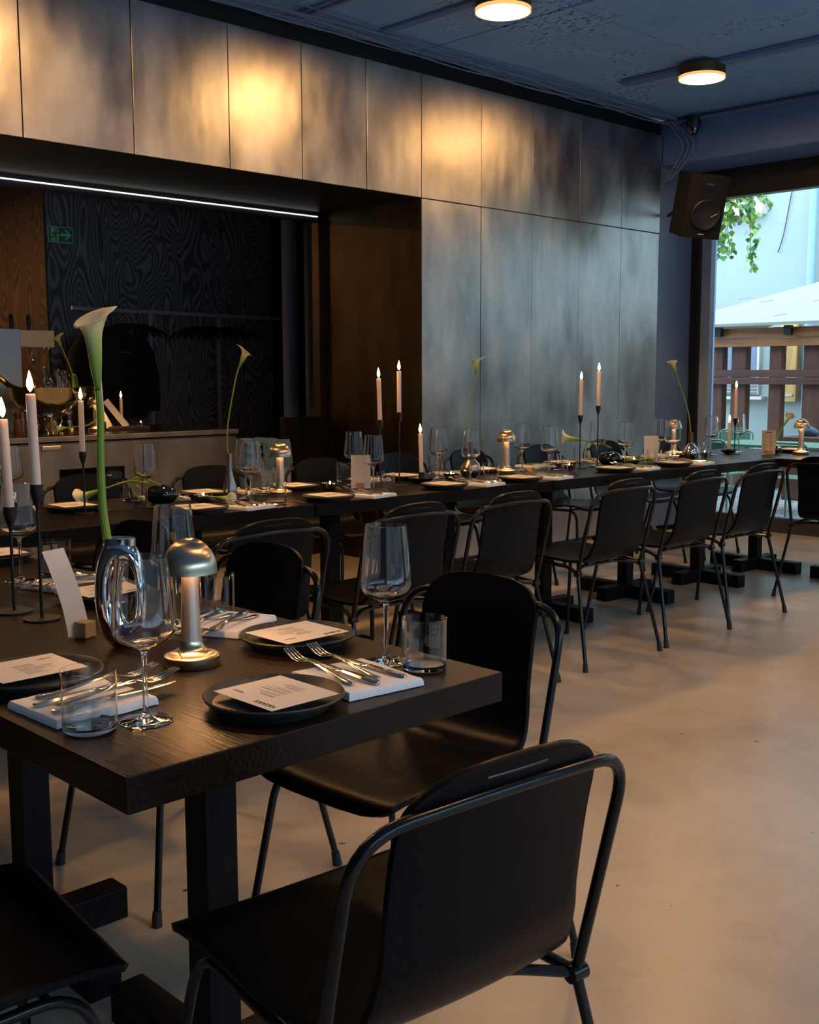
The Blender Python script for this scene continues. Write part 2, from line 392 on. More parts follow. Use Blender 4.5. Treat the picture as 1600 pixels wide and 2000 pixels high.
# cloakroom shell
struct('wall_cloakroom', box(B(), 4.12, 6.26, 8.2, 8.3, 0, 2.75), M_PLYDARK, smooth=False)
struct('wall_cloakroom_return', box(B(), 4.10, 4.118, 8.2, 9.6, 0, 2.75), M_PLYWARM, smooth=False)
struct('wall_cloakroom_end', box(B(), 6.26, 8.28, 7.6, 7.7, 0, 2.75), M_BLACKP, smooth=False)
struct('wall_cloakroom_far', box(B(), -3, 4.1, 9.6, 9.7, 0, 2.75), mat('dim_blue_wall', (0.5, 0.55, 0.7), 0.6), smooth=False)
struct('wall_right', box(B(), 8.2, 8.3, 5.2, 9.9, 0, 3.3), M_BLACKP, smooth=False)
struct('wall_left', box(B(), -3.1, -3, -3, 9.9, 0, 3.3), mat('dark_wall', (0.05, 0.05, 0.055), 0.6), smooth=False)
# pier beside the window
struct('wall_pier', box(B(), 7.715, 8.28, 5.104, 5.2, 0, 3.2), M_BLUEPAINT, smooth=False)
bm = box(B(), 7.72, 8.36, -3, 5.1, 2.862, 3.2)
struct('trim_beam', bm, M_BEAM, smooth=False, bevel=0.01)
# window wall on the right
struct('trim_window_head', box(B(), 8.2, 8.3, -3, 5.1, 2.64, 2.865), M_BLACKP, smooth=False)
w = struct('window_1', box(B(), 8.22, 8.34, -3, 5.03, 0.0, 0.115), mat('dark_threshold', (0.03, 0.035, 0.045), 0.5), smooth=False)
bm = box(B(), 8.20, 8.29, 4.93, 5.016, 0.1, 2.66); obj('window_frame', bm, M_FRAME, parent=w, smooth=False, bevel=0.003)
bm = box(B(), 8.18, 8.27, 5.016, 5.1, 0.0, 2.66); obj('window_frame', bm, M_BLACKP, parent=w, smooth=False, bevel=0.003)
for y in (2.35, -0.2, -2.7):
    obj('window_mullion', box(B(), 8.22, 8.3, y-0.035, y+0.035, 0.1, 2.66), M_FRAME, parent=w, smooth=False)
obj('window_pane', box(B(), 8.255, 8.263, -3, 4.93, 0.11, 2.65), M_PANE, parent=w, smooth=False)
# street windows behind the camera
struct('wall_front', box(B(), -3, 8.28, -3.1, -3, 0, 0.3), M_BLUEPAINT, smooth=False)
struct('wall_front_top', box(B(), -3, 8.28, -3.1, -3, 2.6, 3.3), M_BLUEPAINT, smooth=False)
struct('wall_front_side', box(B(), -3, -2.2, -3.1, -3, 0.3, 2.6), M_BLUEPAINT, smooth=False)
w = struct('window_2', box(B(), 7.4, 8.28, -3.1, -3, 0.3, 2.6), M_BLUEPAINT, smooth=False)
for x in (-0.6, 1.0, 2.6, 4.2, 5.8): obj('window_mullion', box(B(), x-0.05, x+0.05, -3.08, -3.02, 0.3, 2.6), M_FRAME, parent=w, smooth=False)
obj('window_pane', box(B(), -2.2, 7.4, -3.055, -3.047, 0.3, 2.6), M_PANE, parent=w, smooth=False)

struct('sky_blocker_facade', box(B(), -12, 20, -14.5, -14, -0.1, 5), mat('sky_blocker_grey', (0.10, 0.10, 0.10), 0.8), smooth=False)  # unseen facade added so the front windows see less bright sky
struct('street_ground', box(B(), -12, 8.28, -14, -3.1, -0.2, -0.05), mat('street_paving', (0.40, 0.42, 0.45), 0.8), smooth=False)  # unseen street ground, paving kept pale to bounce light onto the ceiling
# cables and conduits on the ceiling edge
def cable(pts, r, label, group, name='ceiling_cable'):
    return tag(obj(name, tube(B(), spline(pts, 6), r, 6), M_CABLE), label, 'cable', group)
for k in range(7):
    pts = []
    for i in range(24):
        x = -1.0+i*0.375; s = 0.045*math.sin(i*1.3+k*2.1)+rnd.uniform(-0.012, 0.012)
        pts.append((min(x, 7.6), 5.02-0.026*k+s*0.5, 3.186-0.010*(k % 3)-(0.03*abs(math.sin(i*0.55+k)) if k < 4 else 0.0)))
    cable(pts, 0.007 if k % 2 else 0.005, ['topmost', 'second', 'third', 'middle', 'fifth', 'sixth', 'outermost'][k]+' painted cable counted out from the steel wall top, in the loose bundle', 'cables in the bundle along the steel wall top')
for k in range(3):
    cable([(7.6+0.02*k, 5.0-0.03*k, 3.17), (7.66, 4.97-0.05*k, 3.12-0.02*k), (7.69, 4.90-0.05*k, 2.98), (7.695, 4.97-0.04*k, 2.84), (7.70, 5.06-0.02*k, 2.74)], 0.006, ['outermost', 'middle', 'innermost'][k]+' of the looping cables dropping beside the pier', 'cables dropping to the loudspeaker')
for k in range(3):
    cable([(7.70-0.02*k, 5.0-i*0.9, 3.18-0.012*k+0.004*math.sin(i*2)) for i in range(9)], 0.007, ['upper', 'middle', 'lower'][k]+' painted cable running along the top of the blue beam', 'cables along the beam top')
for k in range(2):
    cable([(4.0+0.05*k, 5.0-i*0.8, 3.188) for i in range(9)], 0.010, ['farther', 'nearer'][k]+' conduit crossing ceiling beyond the cut-off lamp', 'conduits crossing the ceiling')
tag(obj('lamp_conduit', box(B(), 6.44, 6.53, -1.5, 4.6, 3.168, 3.196), M_BEAM, smooth=False, bevel=0.004), 'flat painted conduit carrying the fully visible ceiling lamp', 'conduit')
tag(obj('lamp_conduit', box(B(), 4.52, 4.58, -1.5, 4.9, 3.178, 3.196), M_BEAM, smooth=False, bevel=0.004), 'flat painted conduit above ceiling lamp at top edge of picture', 'conduit')

# ceiling lamps
def ceiling_lamp():
    r = empty('ceiling_lamp', (6.48, 4.0, 3.1), 0, 'round warm ceiling lamp with bronze rim, the one fully in view', 'ceiling lamp', 'round ceiling lamps')
    obj('lamp_housing', lathe(B(), [(0, 0.078), (0.145, 0.078), (0.145, 0.018), (0.138, 0.018), (0.138, 0.05), (0, 0.05)], 48), M_LAMPMETAL, r)
    obj('glow_ring', lathe(B(), [(0.145, 0.018), (0.145, 0.0), (0.138, 0.0), (0.138, 0.018)], 48), mat('amber_acrylic', (0.6, 0.35, 0.12), 0.4, emit=(1.0, 0.50, 0.16), estr=0.9), r)
    obj('diffuser', lathe(B(), [(0.136, 0.012), (0.10, 0.004), (0, 0.0)], 48), M_LAMPDIFF, r)
    return r
cl = ceiling_lamp()
dup(cl, (4.571, 4.0, 3.1), 0, 'round warm ceiling lamp cut off by the top edge')
for q_, (x, y) in enumerate(((2.66, 4.0), (0.75, 4.0), (2.0, 0.4), (4.2, 0.6), (6.4, 0.6), (2.6, 8.9))):
    dup(cl, (x, y, 3.1 if y < 8 else 2.66), 0, 'round warm ceiling lamp outside the view, '+['above the left far-row table', 'above the left wall corner', 'added as fill just ahead of the camera', 'above the open floor', 'beside the big window', 'added as fill inside the cloakroom'][q_], 'ceiling lamps out of view')  # lamps near the camera and in the cloakroom are added fill light

# security camera and loudspeaker
r = empty('security_camera', (7.66, 4.79, 3.15), 0, 'small black dome camera on the blue beam under the ceiling', 'security camera')
obj('camera_base', lathe(B(), [(0, 0.02), (0.055, 0.02), (0.055, -0.03), (0.045, -0.06), (0, -0.06)], 24), M_BLACKP, r)
obj('camera_eye', lathe(B(), [(0.045, -0.05), (0.043, -0.075), (0.03, -0.10), (0, -0.115)], 24), M_BLACKGLAZE, r)
bm = B()
for dy in (-0.014, 0.014): bmesh.ops.create_uvsphere(bm, u_segments=10, v_segments=6, radius=0.009, matrix=Matrix.Translation((-0.030, dy-0.012, -0.092)))
obj('lens', bm, mat('grey_lens', (0.25, 0.25, 0.27), 0.2), r)
r = empty('loudspeaker', (7.38, 4.55, 2.47), 0, 'black loudspeaker tilted down in the corner beside the window', 'loudspeaker')
r.rotation_euler = (R(14), R(4), R(-35)); r.scale = (1.08, 1.08, 1.08)
SP = r
obj('cabinet', box(B(), -0.135, 0.135, -0.12, 0.12, -0.205, 0.205), mat('speaker_black', (0.006, 0.006, 0.007), 0.65, 0, 0.2), r, smooth=False, bevel=0.006)
q = obj('woofer', lathe(B(), [(0, 0.006), (0.03, 0.002), (0.08, 0.016), (0.092, 0.022), (0.10, 0.016), (0.10, 0)], 40, mtx=Matrix.Translation((0, -0.12, -0.05)) @ Matrix.Rotation(R(90), 4, 'X')), mat('woofer_cone', (0.010, 0.010, 0.012), 0.5, 0, 0.3), r)
obj('cone_accent', box(B(), 0.0, 0.05, -0.148, -0.144, -0.070, -0.066, Matrix.Rotation(R(-30), 4, 'Y')), M_WIRE, r, smooth=False)
obj('tweeter', box(B(), -0.03, 0.03, -0.125, -0.12, 0.10, 0.155), M_BLACKGLAZE, r, smooth=False, bevel=0.002)
obj('maker_mark', box(B(), -0.022, 0.022, -0.1215, -0.12, -0.180, -0.174), M_WHITEPVC, r, smooth=False)
obj('wall_bracket', tube(box(B(), -0.05, 0.05, 0.12, 0.14, -0.06, 0.06), [(0, 0.13, 0), (0, 0.3, -0.04), (0.03, 0.60, -0.13)], 0.013, 8), M_BLACKP, r)

# ------------------------------------------------------------ alcove: counter, cloakroom
r = empty('bar_counter', (0, 0, 0), 0, 'long grey-brown metal serving counter with dark worktop in the recess', 'counter')
obj('carcass', box(B(), 0.4, 4.275, 6.03, 6.88, 0.06, 0.865), M_CAB, r, smooth=False)
obj('worktop', box(B(), 0.38, 4.285, 5.99, 6.92, 0.875, 0.905), M_CAB, r, smooth=False, bevel=0.003)
obj('worktop_surface', box(B(), 0.40, 4.27, 6.02, 6.90, 0.905, 0.909), M_STEELTOP, r, smooth=False)
d = obj('door', box(B(), 2.42, 3.57, 6.0, 6.03, 0.06, 0.855), M_CAB, r, smooth=False, bevel=0.002)
d2 = obj('handle', box(B(), 2.93, 3.045, 5.985, 6.001, 0.83, 0.856), mat('brass_pull', (0.75, 0.6, 0.42), 0.35, 0.8), d, smooth=False, bevel=0.006)
obj('door', box(B(), 3.574, 4.272, 6.0, 6.03, 0.06, 0.855), M_CAB, r, smooth=False, bevel=0.002)
obj('door', box(B(), 1.2, 2.416, 6.0, 6.03, 0.06, 0.855), M_CAB, r, smooth=False, bevel=0.002)
ov = obj('built_in_oven', box(B(), 3.035, 3.45, 5.994, 6.001, 0.43, 0.715), M_BLACKGLAZE, r, smooth=False)
obj('oven_vent', box(B(), 3.21, 3.36, 5.990, 5.994, 0.66, 0.668), M_RAIL, ov, smooth=False)

r = empty('coat_rail', (0, 0, 0), 0, 'grey steel coat rail on thin posts before the plywood wall', 'coat rail')
obj('rail', tube(B(), [(4.2, 8.0, 1.762), (6.19, 8.0, 1.745)], 0.016, 8), M_RAIL, r)
for x in (4.875, 5.53): obj('post', box(B(), x-0.012, x+0.012, 7.99, 8.014, 0, 1.745), M_RAIL, r, smooth=False)
def hanger():
    r = empty('coat_hanger', (5.3, 8.0, 1.74), 0, '', 'coat hanger')
    bm = B(); tube(bm, fillet([(0, -0.20, -0.19), (0, -0.17, -0.15), (0, 0, -0.09), (0, 0.17, -0.15), (0, 0.20, -0.19)], 0.03), 0.011, 8)
    obj('shoulder_bar', bm, M_FABRICBLACK, r)
    obj('hook', tube(B(), [(0, 0, -0.09), (0, 0, -0.03)]+[(0, 0.022*math.sin(a), 0.0+0.022*math.cos(a)-0.0) for a in [PI+0.2*k for k in range(0, -14, -1)]], 0.0025, 6), M_RAIL, r)
    return r
h0 = hanger(); h0['label'] = 'leftmost black hanger in the right-hand bunch on coat rail'; h0['group'] = 'empty hangers bunched on the coat rail'; h0.rotation_euler[2] = R(60)
for i in range(1, 8): dup(h0, (5.3+0.065*i, 8.0, 1.74), R(60+rnd.uniform(-12, 12)), ['', 'second', 'third', 'fourth', 'fifth', 'sixth', 'seventh', 'last'][i]+' black hanger from the left in the right-hand bunch')
for i in range(4): dup(h0, (4.62+0.06*i, 8.0, 1.745), R(60+rnd.uniform(-12, 12)), ['leftmost', 'second', 'third', 'rightmost'][i]+' of the black hangers just above the hanging jacket', 'hangers over the coat')
# coat
bm = B(); rows = []
for k in range(13):
    t = k/12; z = 1.62-0.70*t
    wd = 0.10+0.13*min(1, t*4.5) + 0.03*t; dp = 0.05+0.04*min(1, t*3)
    rows.append([bm.verts.new((wd*math.cos(2*PI*i/20)*(1+0.05*math.sin(5*i)), dp*math.sin(2*PI*i/20), z)) for i in range(20)])
for a, b in zip(rows[:-1], rows[1:]):
    for i in range(20): bm.faces.new((a[i], a[(i+1) % 20], b[(i+1) % 20], b[i]))
bm.faces.new(rows[0]); bm.faces.new(rows[-1][::-1])
r = empty('coat', (4.5, 7.95, 0.0), R(-12), 'black jacket hanging from the coat rail behind the tall calla', 'jacket')
obj('jacket_body', bm, M_FABRICBLACK, r)
for s in (-1, 1): obj('sleeve', tube(B(), [(s*0.19, 0, 1.56), (s*0.27, 0, 1.42), (s*0.31, 0, 1.2), (s*0.32, 0, 0.97)], [0.06, 0.07, 0.065, 0.055], 12), M_FABRICBLACK, r)
obj('chest_print', box(B(), 0.03, 0.11, -0.098, -0.094, 1.425, 1.431), mat('grey_print', (0.2, 0.2, 0.2), 0.8), r, smooth=False)
for x in (5.67, 5.90):
    tag(obj('vertical_duct', lathe(B(), [(0.062, 0.0), (0.062, 2.75)]+[(0.062, 2.75)], 24, (x, 7.2, 0)), mat('blue_duct_paint', (0.22, 0.32, 0.52), 0.5)), ('left' if x < 5.8 else 'right')+' of two dark blue pipes rising behind the low wall', 'pipe', 'dark blue pipes in the recess')
# red and blue things of the next room at the left edge
tag(obj('red_sign', box(B(), 3.3, 3.95, 9.2, 9.24, 2.12, 2.32), mat('red_sign_paint', (0.8, 0.03, 0.02), 0.4), smooth=False), 'red sign at the left edge beyond the brown plywood', 'sign')
tag(obj('pale_screen', box(B(), 3.3, 3.92, 9.3, 9.34, 0.9, 1.75), mat('pale_blue_screen', (0.20, 0.30, 0.34), 0.4), smooth=False), 'pale blue panel at left edge below the red sign', 'panel')
# exit sign
r = empty('exit_sign', (0, 0, 0), 0, 'green running-man exit sign with right arrow on dark plywood', 'exit sign')
y = 8.19
obj('sign_board', box(B(), 4.128, 4.335, y, 8.2, 2.265, 2.385), M_EXITW, r, smooth=False)
obj('green_field', box(B(), 4.134, 4.329, y-0.002, y, 2.271, 2.379), M_EXITG, r, smooth=False)
obj('door_symbol', box(B(), 4.150, 4.215, y-0.004, y-0.002, 2.275, 2.375), M_EXITW, r, smooth=False)
bm = B()
for p in ([(4.192, 2.345), (4.185, 2.318), (4.196, 2.298), (4.188, 2.280)], [(4.185, 2.318), (4.172, 2.300), (4.152, 2.298)], [(4.190, 2.342), (4.170, 2.335), (4.162, 2.320)], [(4.190, 2.342), (4.205, 2.330), (4.215, 2.335)]):
    tube(bm, [(a, y-0.006, b) for a, b in p], 0.006, 6)
bmesh.ops.create_uvsphere(bm, u_segments=8, v_segments=6, radius=0.009, matrix=Matrix.Translation((4.196, y-0.006, 2.360)))
obj('running_man', bm, M_EXITG, r)
bm = B(); pts = [(4.228, 2.335), (4.285, 2.335), (4.262, 2.362), (4.278, 2.362), (4.320, 2.325), (4.278, 2.288), (4.262, 2.288), (4.285, 2.315), (4.228, 2.315)]
f = bm.faces.new([bm.verts.new((a, y-0.004, b)) for a, b in pts]); bmesh.ops.extrude_face_region(bm, geom=[f])
for v in bm.verts[-9:]: v.co.y = y-0.002
obj('arrow', bm, M_EXITW, r, smooth=False)
# plinth box with blankets
tag(obj('storage_box', box(B(), 4.33, 4.60, 5.85, 6.19, 0, 0.70), M_BLUEBOX, smooth=False, bevel=0.008), 'grey-blue box standing beside the counter under the blankets', 'box')
for k in range(3):
    bm = B(); nx, ny = 26, 18
    x0, x1, y0, y1 = 4.32-0.006*k, 4.60-0.006*k, 5.86, 6.18
    top = []; 
    for j in range(ny+1):
        row = []
        for i in range(nx+1):
            u, v = i/nx, j/ny; e = min(u, 1-u, v, 1-v)
            h = 0.036*(1-math.exp(-e*18)) + 0.009*noise.noise(Vector((u*6+k*9, v*5, k)))
            row.append(bm.verts.new((x0+(x1-x0)*u, y0+(y1-y0)*v, 0.703+0.048*k+h)))
        top.append(row)
    for j in range(ny):
        for i in range(nx): bm.faces.new((top[j][i], top[j][i+1], top[j+1][i+1], top[j+1][i]))
    bd = [e for e in bm.edges if e.is_boundary]
    ex = bmesh.ops.extrude_edge_only(bm, edges=bd)
    for v in [g for g in ex['geom'] if isinstance(g, bmesh.types.BMVert)]: v.co.z = 0.702+0.048*k
    r = tag(obj('folded_blanket', bm, M_BLANKET), ['lowest', 'middle', 'topmost'][k]+' folded blue wool blanket on the grey-blue box', 'blanket', 'blankets stacked on the box')
    bm = B()
    for i in range(46):
        x = x0+0.06+(x1-x0-0.06)*i/45; z = 0.735+0.048*k
        tube(bm, [(x, y0-0.002, z), (x+rnd.uniform(-.006, .006), y0-0.018, z-0.02), (x+rnd.uniform(-.01, .01), y0-0.020, z-0.06-rnd.uniform(0, .03))], 0.0035, 5)
    obj('fringe', bm, M_BLANKET, r)

# ------------------------------------------------------------ tables
def table(cx, cy, rz, lx, ly, m, label, posts, over=0.0, group='black oak pedestal tables'):
    r = empty('dining_table', (cx, cy, 0), rz, label, 'table', group)
    obj('tabletop', box(B(), -lx/2+0.001, lx/2-0.001, -ly/2, ly/2, 0.70, 0.75), m, r, smooth=False, bevel=0.0015, seg=2)
    for px, py in posts:
        p = obj('leg', box(B(), px-0.032, px+0.032, py-0.032, py+0.032, 0.06, 0.70), M_POST, r, smooth=False, bevel=0.002)
        a, b = (0.20, 0.32) if lx > ly else (0.32, 0.20)
        a, b = (0.21, 0.31) if lx > ly else (0.21, 0.31)
        if lx <= ly: a, b = 0.21, 0.31
        obj('foot_beam', box(B(), px-a, px+a, py-0.036, py+0.036, 0.0, 0.075), M_POST, p, smooth=False, bevel=0.004)
        obj('foot_beam', box(B(), px-0.036, px+0.036, py-b, py+b, 0.0, 0.074), M_POST, p, smooth=False, bevel=0.004)
    return r
table(1.047, 1.92, R(0), 0.716, 1.40, M_TABLE_Y, 'nearest black oak table with the chrome loop vase on it', [(0, -0.35), (0, 0.35)])
table(1.035, 3.325, R(0), 0.716, 1.40, M_TABLE_Y, 'black oak table at left edge behind the nearest table', [(0, -0.35), (0, 0.35)])
A0 = math.atan(-0.04)
def ft(x, off=0.0):   # point on far table run
    return (x, 3.485-0.04*x+0.365)
for x0, x1, lab in ((1.402, 2.78, 'far-row black oak table holding the steel bud vase'), (2.785, 4.185, 'far-row black oak table holding the white card and round brass-toned vase'), (4.19, 5.59, 'far-row black oak table holding the black vase beside twin candles')):
    cx = (x0+x1)/2; table(cx, ft(cx)[1], A0, x1-x0, 0.73, M_TABLE_X, lab, [(-0.35, 0), (0.35, 0)])
x0, x1 = 5.595, 6.90; cx = (x0+x1)/2
table(cx, ft(cx)[1]-0.0, A0, x1-x0, 0.73, M_TABLE_X, 'far-row black oak table at the corner below the kraft menu', [(-0.30, 0), (0.35, 0)])
table(6.535, 2.515, A0, 0.716, 1.40, M_TABLE_Y, 'black oak table turning away at right edge of picture', [(0, -0.35), (0, 0.35)])

# ------------------------------------------------------------ chairs
def chair():
    r = empty('dining_chair', (0, 0, 0), 0, '', 'chair')
    # bent plywood shell
    prof = spline([(0.245, 0.425), (0.236, 0.446), (0.205, 0.457), (0.12, 0.459), (0.0, 0.451), (-0.10, 0.447), (-0.155, 0.453), (-0.193, 0.480), (-0.210, 0.53), (-0.219, 0.60), (-0.235, 0.70), (-0.262, 0.805)], 6)
    Ls = [0]
    for i in range(1, len(prof)): Ls.append(Ls[-1]+(prof[i]-prof[i-1]).length)
    T = Ls[-1]; bm = B(); W = 20; G = []; n = 64; SV = []
    def at(sv):
        for i in range(1, len(Ls)):
            if sv <= Ls[i] or i == len(Ls)-1:
                return prof[i-1].lerp(prof[i], (sv-Ls[i-1])/(Ls[i]-Ls[i-1]))
    for i in range(n+1):
        q = i/n; sv = T*(0.35*q+0.65*(0.5-0.5*math.cos(PI*q))); sv = min(max(sv, 0.0004), T-0.0004); SV.append(sv)
    for sv in SV:
        p = at(sv); e = T-sv
        w = 0.203-0.040*max(0, min(1, (sv-0.28)/0.28))
        ra, rf = 0.095, 0.055
        if e < ra: w *= (1-((ra-e)/ra)**2.9)**(1/2.9)
        if sv < rf: w *= (1-((rf-sv)/rf)**3.4)**(1/3.4)
        row = []
        for k in range(W+1):
            u = -1+2*k/W; x = u*w
            back = max(0, min(1, (p.y-0.47)/0.08)); xn = x/0.2
            y = p.x - 0.020*back*(1-xn*xn)
            z = p.y - (1-back)*0.010*(1-xn*xn)*min(1, sv/0.1)
            row.append(bm.verts.new((x, y, z)))
        G.append(row)
    for i in range(n):
        for k in range(W):
            zc = (G[i][k].co.z+G[i+1][k].co.z)/2; xc = abs(G[i][k].co.x+G[i][k+1].co.x)/2
            bm.faces.new((G[i][k], G[i][k+1], G[i+1][k+1], G[i+1][k]))
    o = obj('seat_shell', bm, M_SEAT, r, auto=60)
    so = o.modifiers.new('ply', 'SOLIDIFY'); so.thickness = 0.011; so.offset = 0
    bv = o.modifiers.new('edge', 'BEVEL'); bv.width = 0.003; bv.segments = 2; bv.limit_method = 'ANGLE'; bv.angle_limit = R(50)
    obj('handle_slot', tube(B(), [(x*0.01, -0.2805+0.5*(x*0.01)**2, 0.786) for x in range(-5, 6)], 0.0032, 8), M_TUBE, r)
    # rear tube loop
    rr = 0.0085; hub = (0.225, -0.175, 0.405)
    top = [(-hub[0], hub[1], hub[2]), (-0.228, -0.258, 0.750), (0, -0.285, 0.765), (0.228, -0.258, 0.750), (hub[0], hub[1], hub[2])]
    obj('back_frame', tube(B(), fillet([top[0], top[1], (0, -0.285, 0.768), top[3], top[4]], [0.075, 0.12, 0.075], 8), rr, 12), M_TUBE, r)
    for s in (-1, 1):
        lg = obj('leg', tube(B(), fillet([(s*0.225, -0.172, 0.418), (s*0.225, -0.178, 0.395), (s*0.272, -0.262, 0.012)], 0.02), rr, 12), M_TUBE, r)
        obj('foot_cap', tube(B(), [(s*0.2695, -0.257, 0.035), (s*0.2725, -0.262, 0.0)], [0.0105, 0.0125], 12), M_RUBBER, lg)
        lg = obj('leg', tube(B(), fillet([(s*0.225, -0.175, 0.405), (s*0.198, -0.10, 0.424), (s*0.180, 0.185, 0.430), (s*0.232, 0.245, 0.012)], [0.03, 0.075], 8), rr, 12), M_TUBE, r)
        obj('foot_cap', tube(B(), [(s*0.2295, 0.2425, 0.035), (s*0.2325, 0.246, 0.0)], [0.0105, 0.0125], 12), M_RUBBER, lg)
        obj('hub', tube(B(), [(s*0.210, -0.176, 0.405), (s*0.239, -0.176, 0.405)], 0.013, 14), M_TUBE, r)
    obj('stretcher', tube(B(), fillet([(-0.222, -0.175, 0.405), (-0.13, -0.115, 0.418), (0.13, -0.115, 0.418), (0.222, -0.175, 0.405)], 0.04), 0.008, 10), M_TUBE, r)
    obj('front_stretcher', tube(B(), [(-0.18, 0.13, 0.430), (0.18, 0.13, 0.430)], 0.007, 10), M_TUBE, r)
    for s in (-1, 1): obj('seat_mount', box(B(), s*0.075-0.018, s*0.075+0.018, -0.128, -0.102, 0.418, 0.440), M_TUBE, r, smooth=False, bevel=0.003)
    return r
ch = chair()
G_NEAR = 'black chairs around the nearest table'; G_FRONT = 'black chairs with backs to camera along the far row'; G_WALL = 'black chairs along the steel wall side'
ch.location = (1.012, 1.112, 0); ch.rotation_euler = (0, 0, R(-5)); ch['label'] = 'large black plywood chair in the foreground seen from behind'; ch['group'] = G_NEAR
def seat(x, y, deg, label, g): dup(ch, (x, y, 0), R(deg), label, g)
seat(0.52, 1.53, -97, 'black chair seat entering at the bottom left corner', G_NEAR)
seat(1.582, 1.655, 92, 'black chair at the table corner behind right water glass', G_NEAR)
seat(1.525, 2.38, 90, 'black chair beyond the mushroom lamp on the nearest table', G_NEAR)
seat(1.53, 3.02, 92, 'black chair back showing behind the chrome loop vase', G_NEAR)
seat(0.50, 2.33, -90, 'black chair on the far left side of nearest table', G_NEAR)
for x, lab in ((2.13, 'far-row black chair behind the chair by the mushroom lamp'), (2.755, 'far-row black chair directly behind right tall wineglass'), (3.29, 'third far-row black chair from the left, below round vase'),
               (4.03, 'far-row black chair below the lamp and twin candle holders'), (4.64, 'far-row black chair below the black vase and grey card'), (5.20, 'rightmost of the far-row black chairs facing the wall')):
    seat(x, 3.055-0.0*(x-4), -1, lab, G_FRONT)
seat(6.09, 2.77, -91, 'black chair cut by right edge facing the turning table', G_FRONT)
for x, y, lab in ((2.50, 4.42, 'wall-side black chair behind the left candle holders'), (3.16, 4.42, 'wall-side black chair behind steel bud vase'), (3.85, 4.42, 'wall-side black chair behind the left white card'), (4.45, 4.42, 'wall-side black chair behind the low candle dish'),
                  (4.99, 4.36, 'wall-side black chair behind the round brass-toned vase'), (5.59, 4.30, 'wall-side black chair right of third mushroom lamp'), (6.23, 4.26, 'wall-side black chair behind black vase beside twin candles'), (6.85, 4.22, 'wall-side black chair nearest the pier')):
    seat(x, y, 180+rnd.uniform(-4, 4), lab, G_WALL)

# ------------------------------------------------------------ tableware
TZ = 0.7505
def dens(pr, st=0.005, ed=0.0006):
    out = [pr[0]]
    for a, b in zip(pr[:-1], pr[1:]):
        d = math.hypot(b[0]-a[0], b[1]-a[1]); ts = []
        if d > 3*ed:
            n = max(1, int(d/st)); ts = [ed/d]+[k/n for k in range(1, n)]+[1-ed/d]
        for t in ts: out.append((a[0]+(b[0]-a[0])*t, a[1]+(b[1]-a[1])*t))
        out.append(b)
    return out
def smoothp(pr, n=3):
    return [(max(0, p.x), p.y) for p in spline([(a, b, 0) for a, b in pr], n)]
def wineglass():
    out = [(0, 0.0), (0.036, 0.0), (0.0385, 0.0015), (0.036, 0.0028), (0.015, 0.006), (0.006, 0.011), (0.0042, 0.022), (0.0038, 0.06), (0.0042, 0.095), (0.007, 0.106), (0.020, 0.113), (0.036, 0.121), (0.0435, 0.131), (0.0450, 0.142), (0.0435, 0.165), (0.0400, 0.205), (0.0362, 0.2425)]
    inn = [(0.0352, 0.2430), (0.0390, 0.205), (0.0425, 0.165), (0.0439, 0.143), (0.0425, 0.1325), (0.035, 0.1230), (0.018, 0.1155), (0, 0.1135)]
    o = obj('wine_glass', lathe(B(), out[:3]+smoothp(out[3:])+smoothp(inn), 48), M_GLASS, auto=50); return tag(o, '', 'wine glass')
def tumbler():
    pr = [(0, 0.0), (0.034, 0.0), (0.0375, 0.0025), (0.0385, 0.008), (0.0390, 0.088), (0.0381, 0.0885), (0.0374, 0.010), (0.034, 0.0062), (0, 0.0058)]
    return tag(obj('water_glass', lathe(B(), dens(pr), 48), M_GLASS, auto=30), '', 'water glass')
def plate():
    pr = [(0, 0.004), (0.078, 0.004), (0.080, 0.0), (0.084, 0.0), (0.088, 0.006), (0.1055, 0.0165), (0.1075, 0.0205), (0.106, 0.0225), (0.1035, 0.0215), (0.099, 0.0155), (0.093, 0.0105), (0, 0.0095)]
    return tag(obj('dinner_plate', lathe(B(), pr, 64), M_PLATE), '', 'plate')
def napkin():
    bm = B(); nx, ny = 22, 26; hx, hy = 0.074, 0.085; top = []; bot = []
    for j in range(ny+1):
        a = []; b = []
        for i in range(nx+1):
            u, v = math.sin(PI/2*(-1+2*i/nx)), math.sin(PI/2*(-1+2*j/ny))
            e = min(1-abs(u), 1-abs(v)); h = 0.0105*(1-math.exp(-e*110))+0.0025
            wv = 0.003*noise.noise(Vector((u*1.3, v*1.6, 3.1)))+0.0012*math.sin(u*7+v*1.2)
            ex = 0.004*noise.noise(Vector((v*2, 7, 1)))
            p = (u*(hx+ex), v*hy+0.003*noise.noise(Vector((u*2, 1, 5))))
            a.append(bm.verts.new((p[0], p[1], h+wv*min(1, e*6)))); b.append(bm.verts.new((p[0], p[1], 0.0006)))
        top.append(a); bot.append(b)
    for j in range(ny):
        for i in range(nx):
            bm.faces.new((top[j][i], top[j][i+1], top[j+1][i+1], top[j+1][i])); bm.faces.new((bot[j][i], bot[j+1][i], bot[j+1][i+1], bot[j][i+1]))
    for i in range(nx):
        bm.faces.new((top[0][i+1], top[0][i], bot[0][i], bot[0][i+1])); bm.faces.new((top[ny][i], top[ny][i+1], bot[ny][i+1], bot[ny][i]))
    for j in range(ny):
        bm.faces.new((top[j][0], top[j+1][0], bot[j+1][0], bot[j][0])); bm.faces.new((top[j+1][nx], top[j][nx], bot[j][nx], bot[j+1][nx]))
    return tag(obj('napkin', bm, M_LINEN), '', 'napkin')
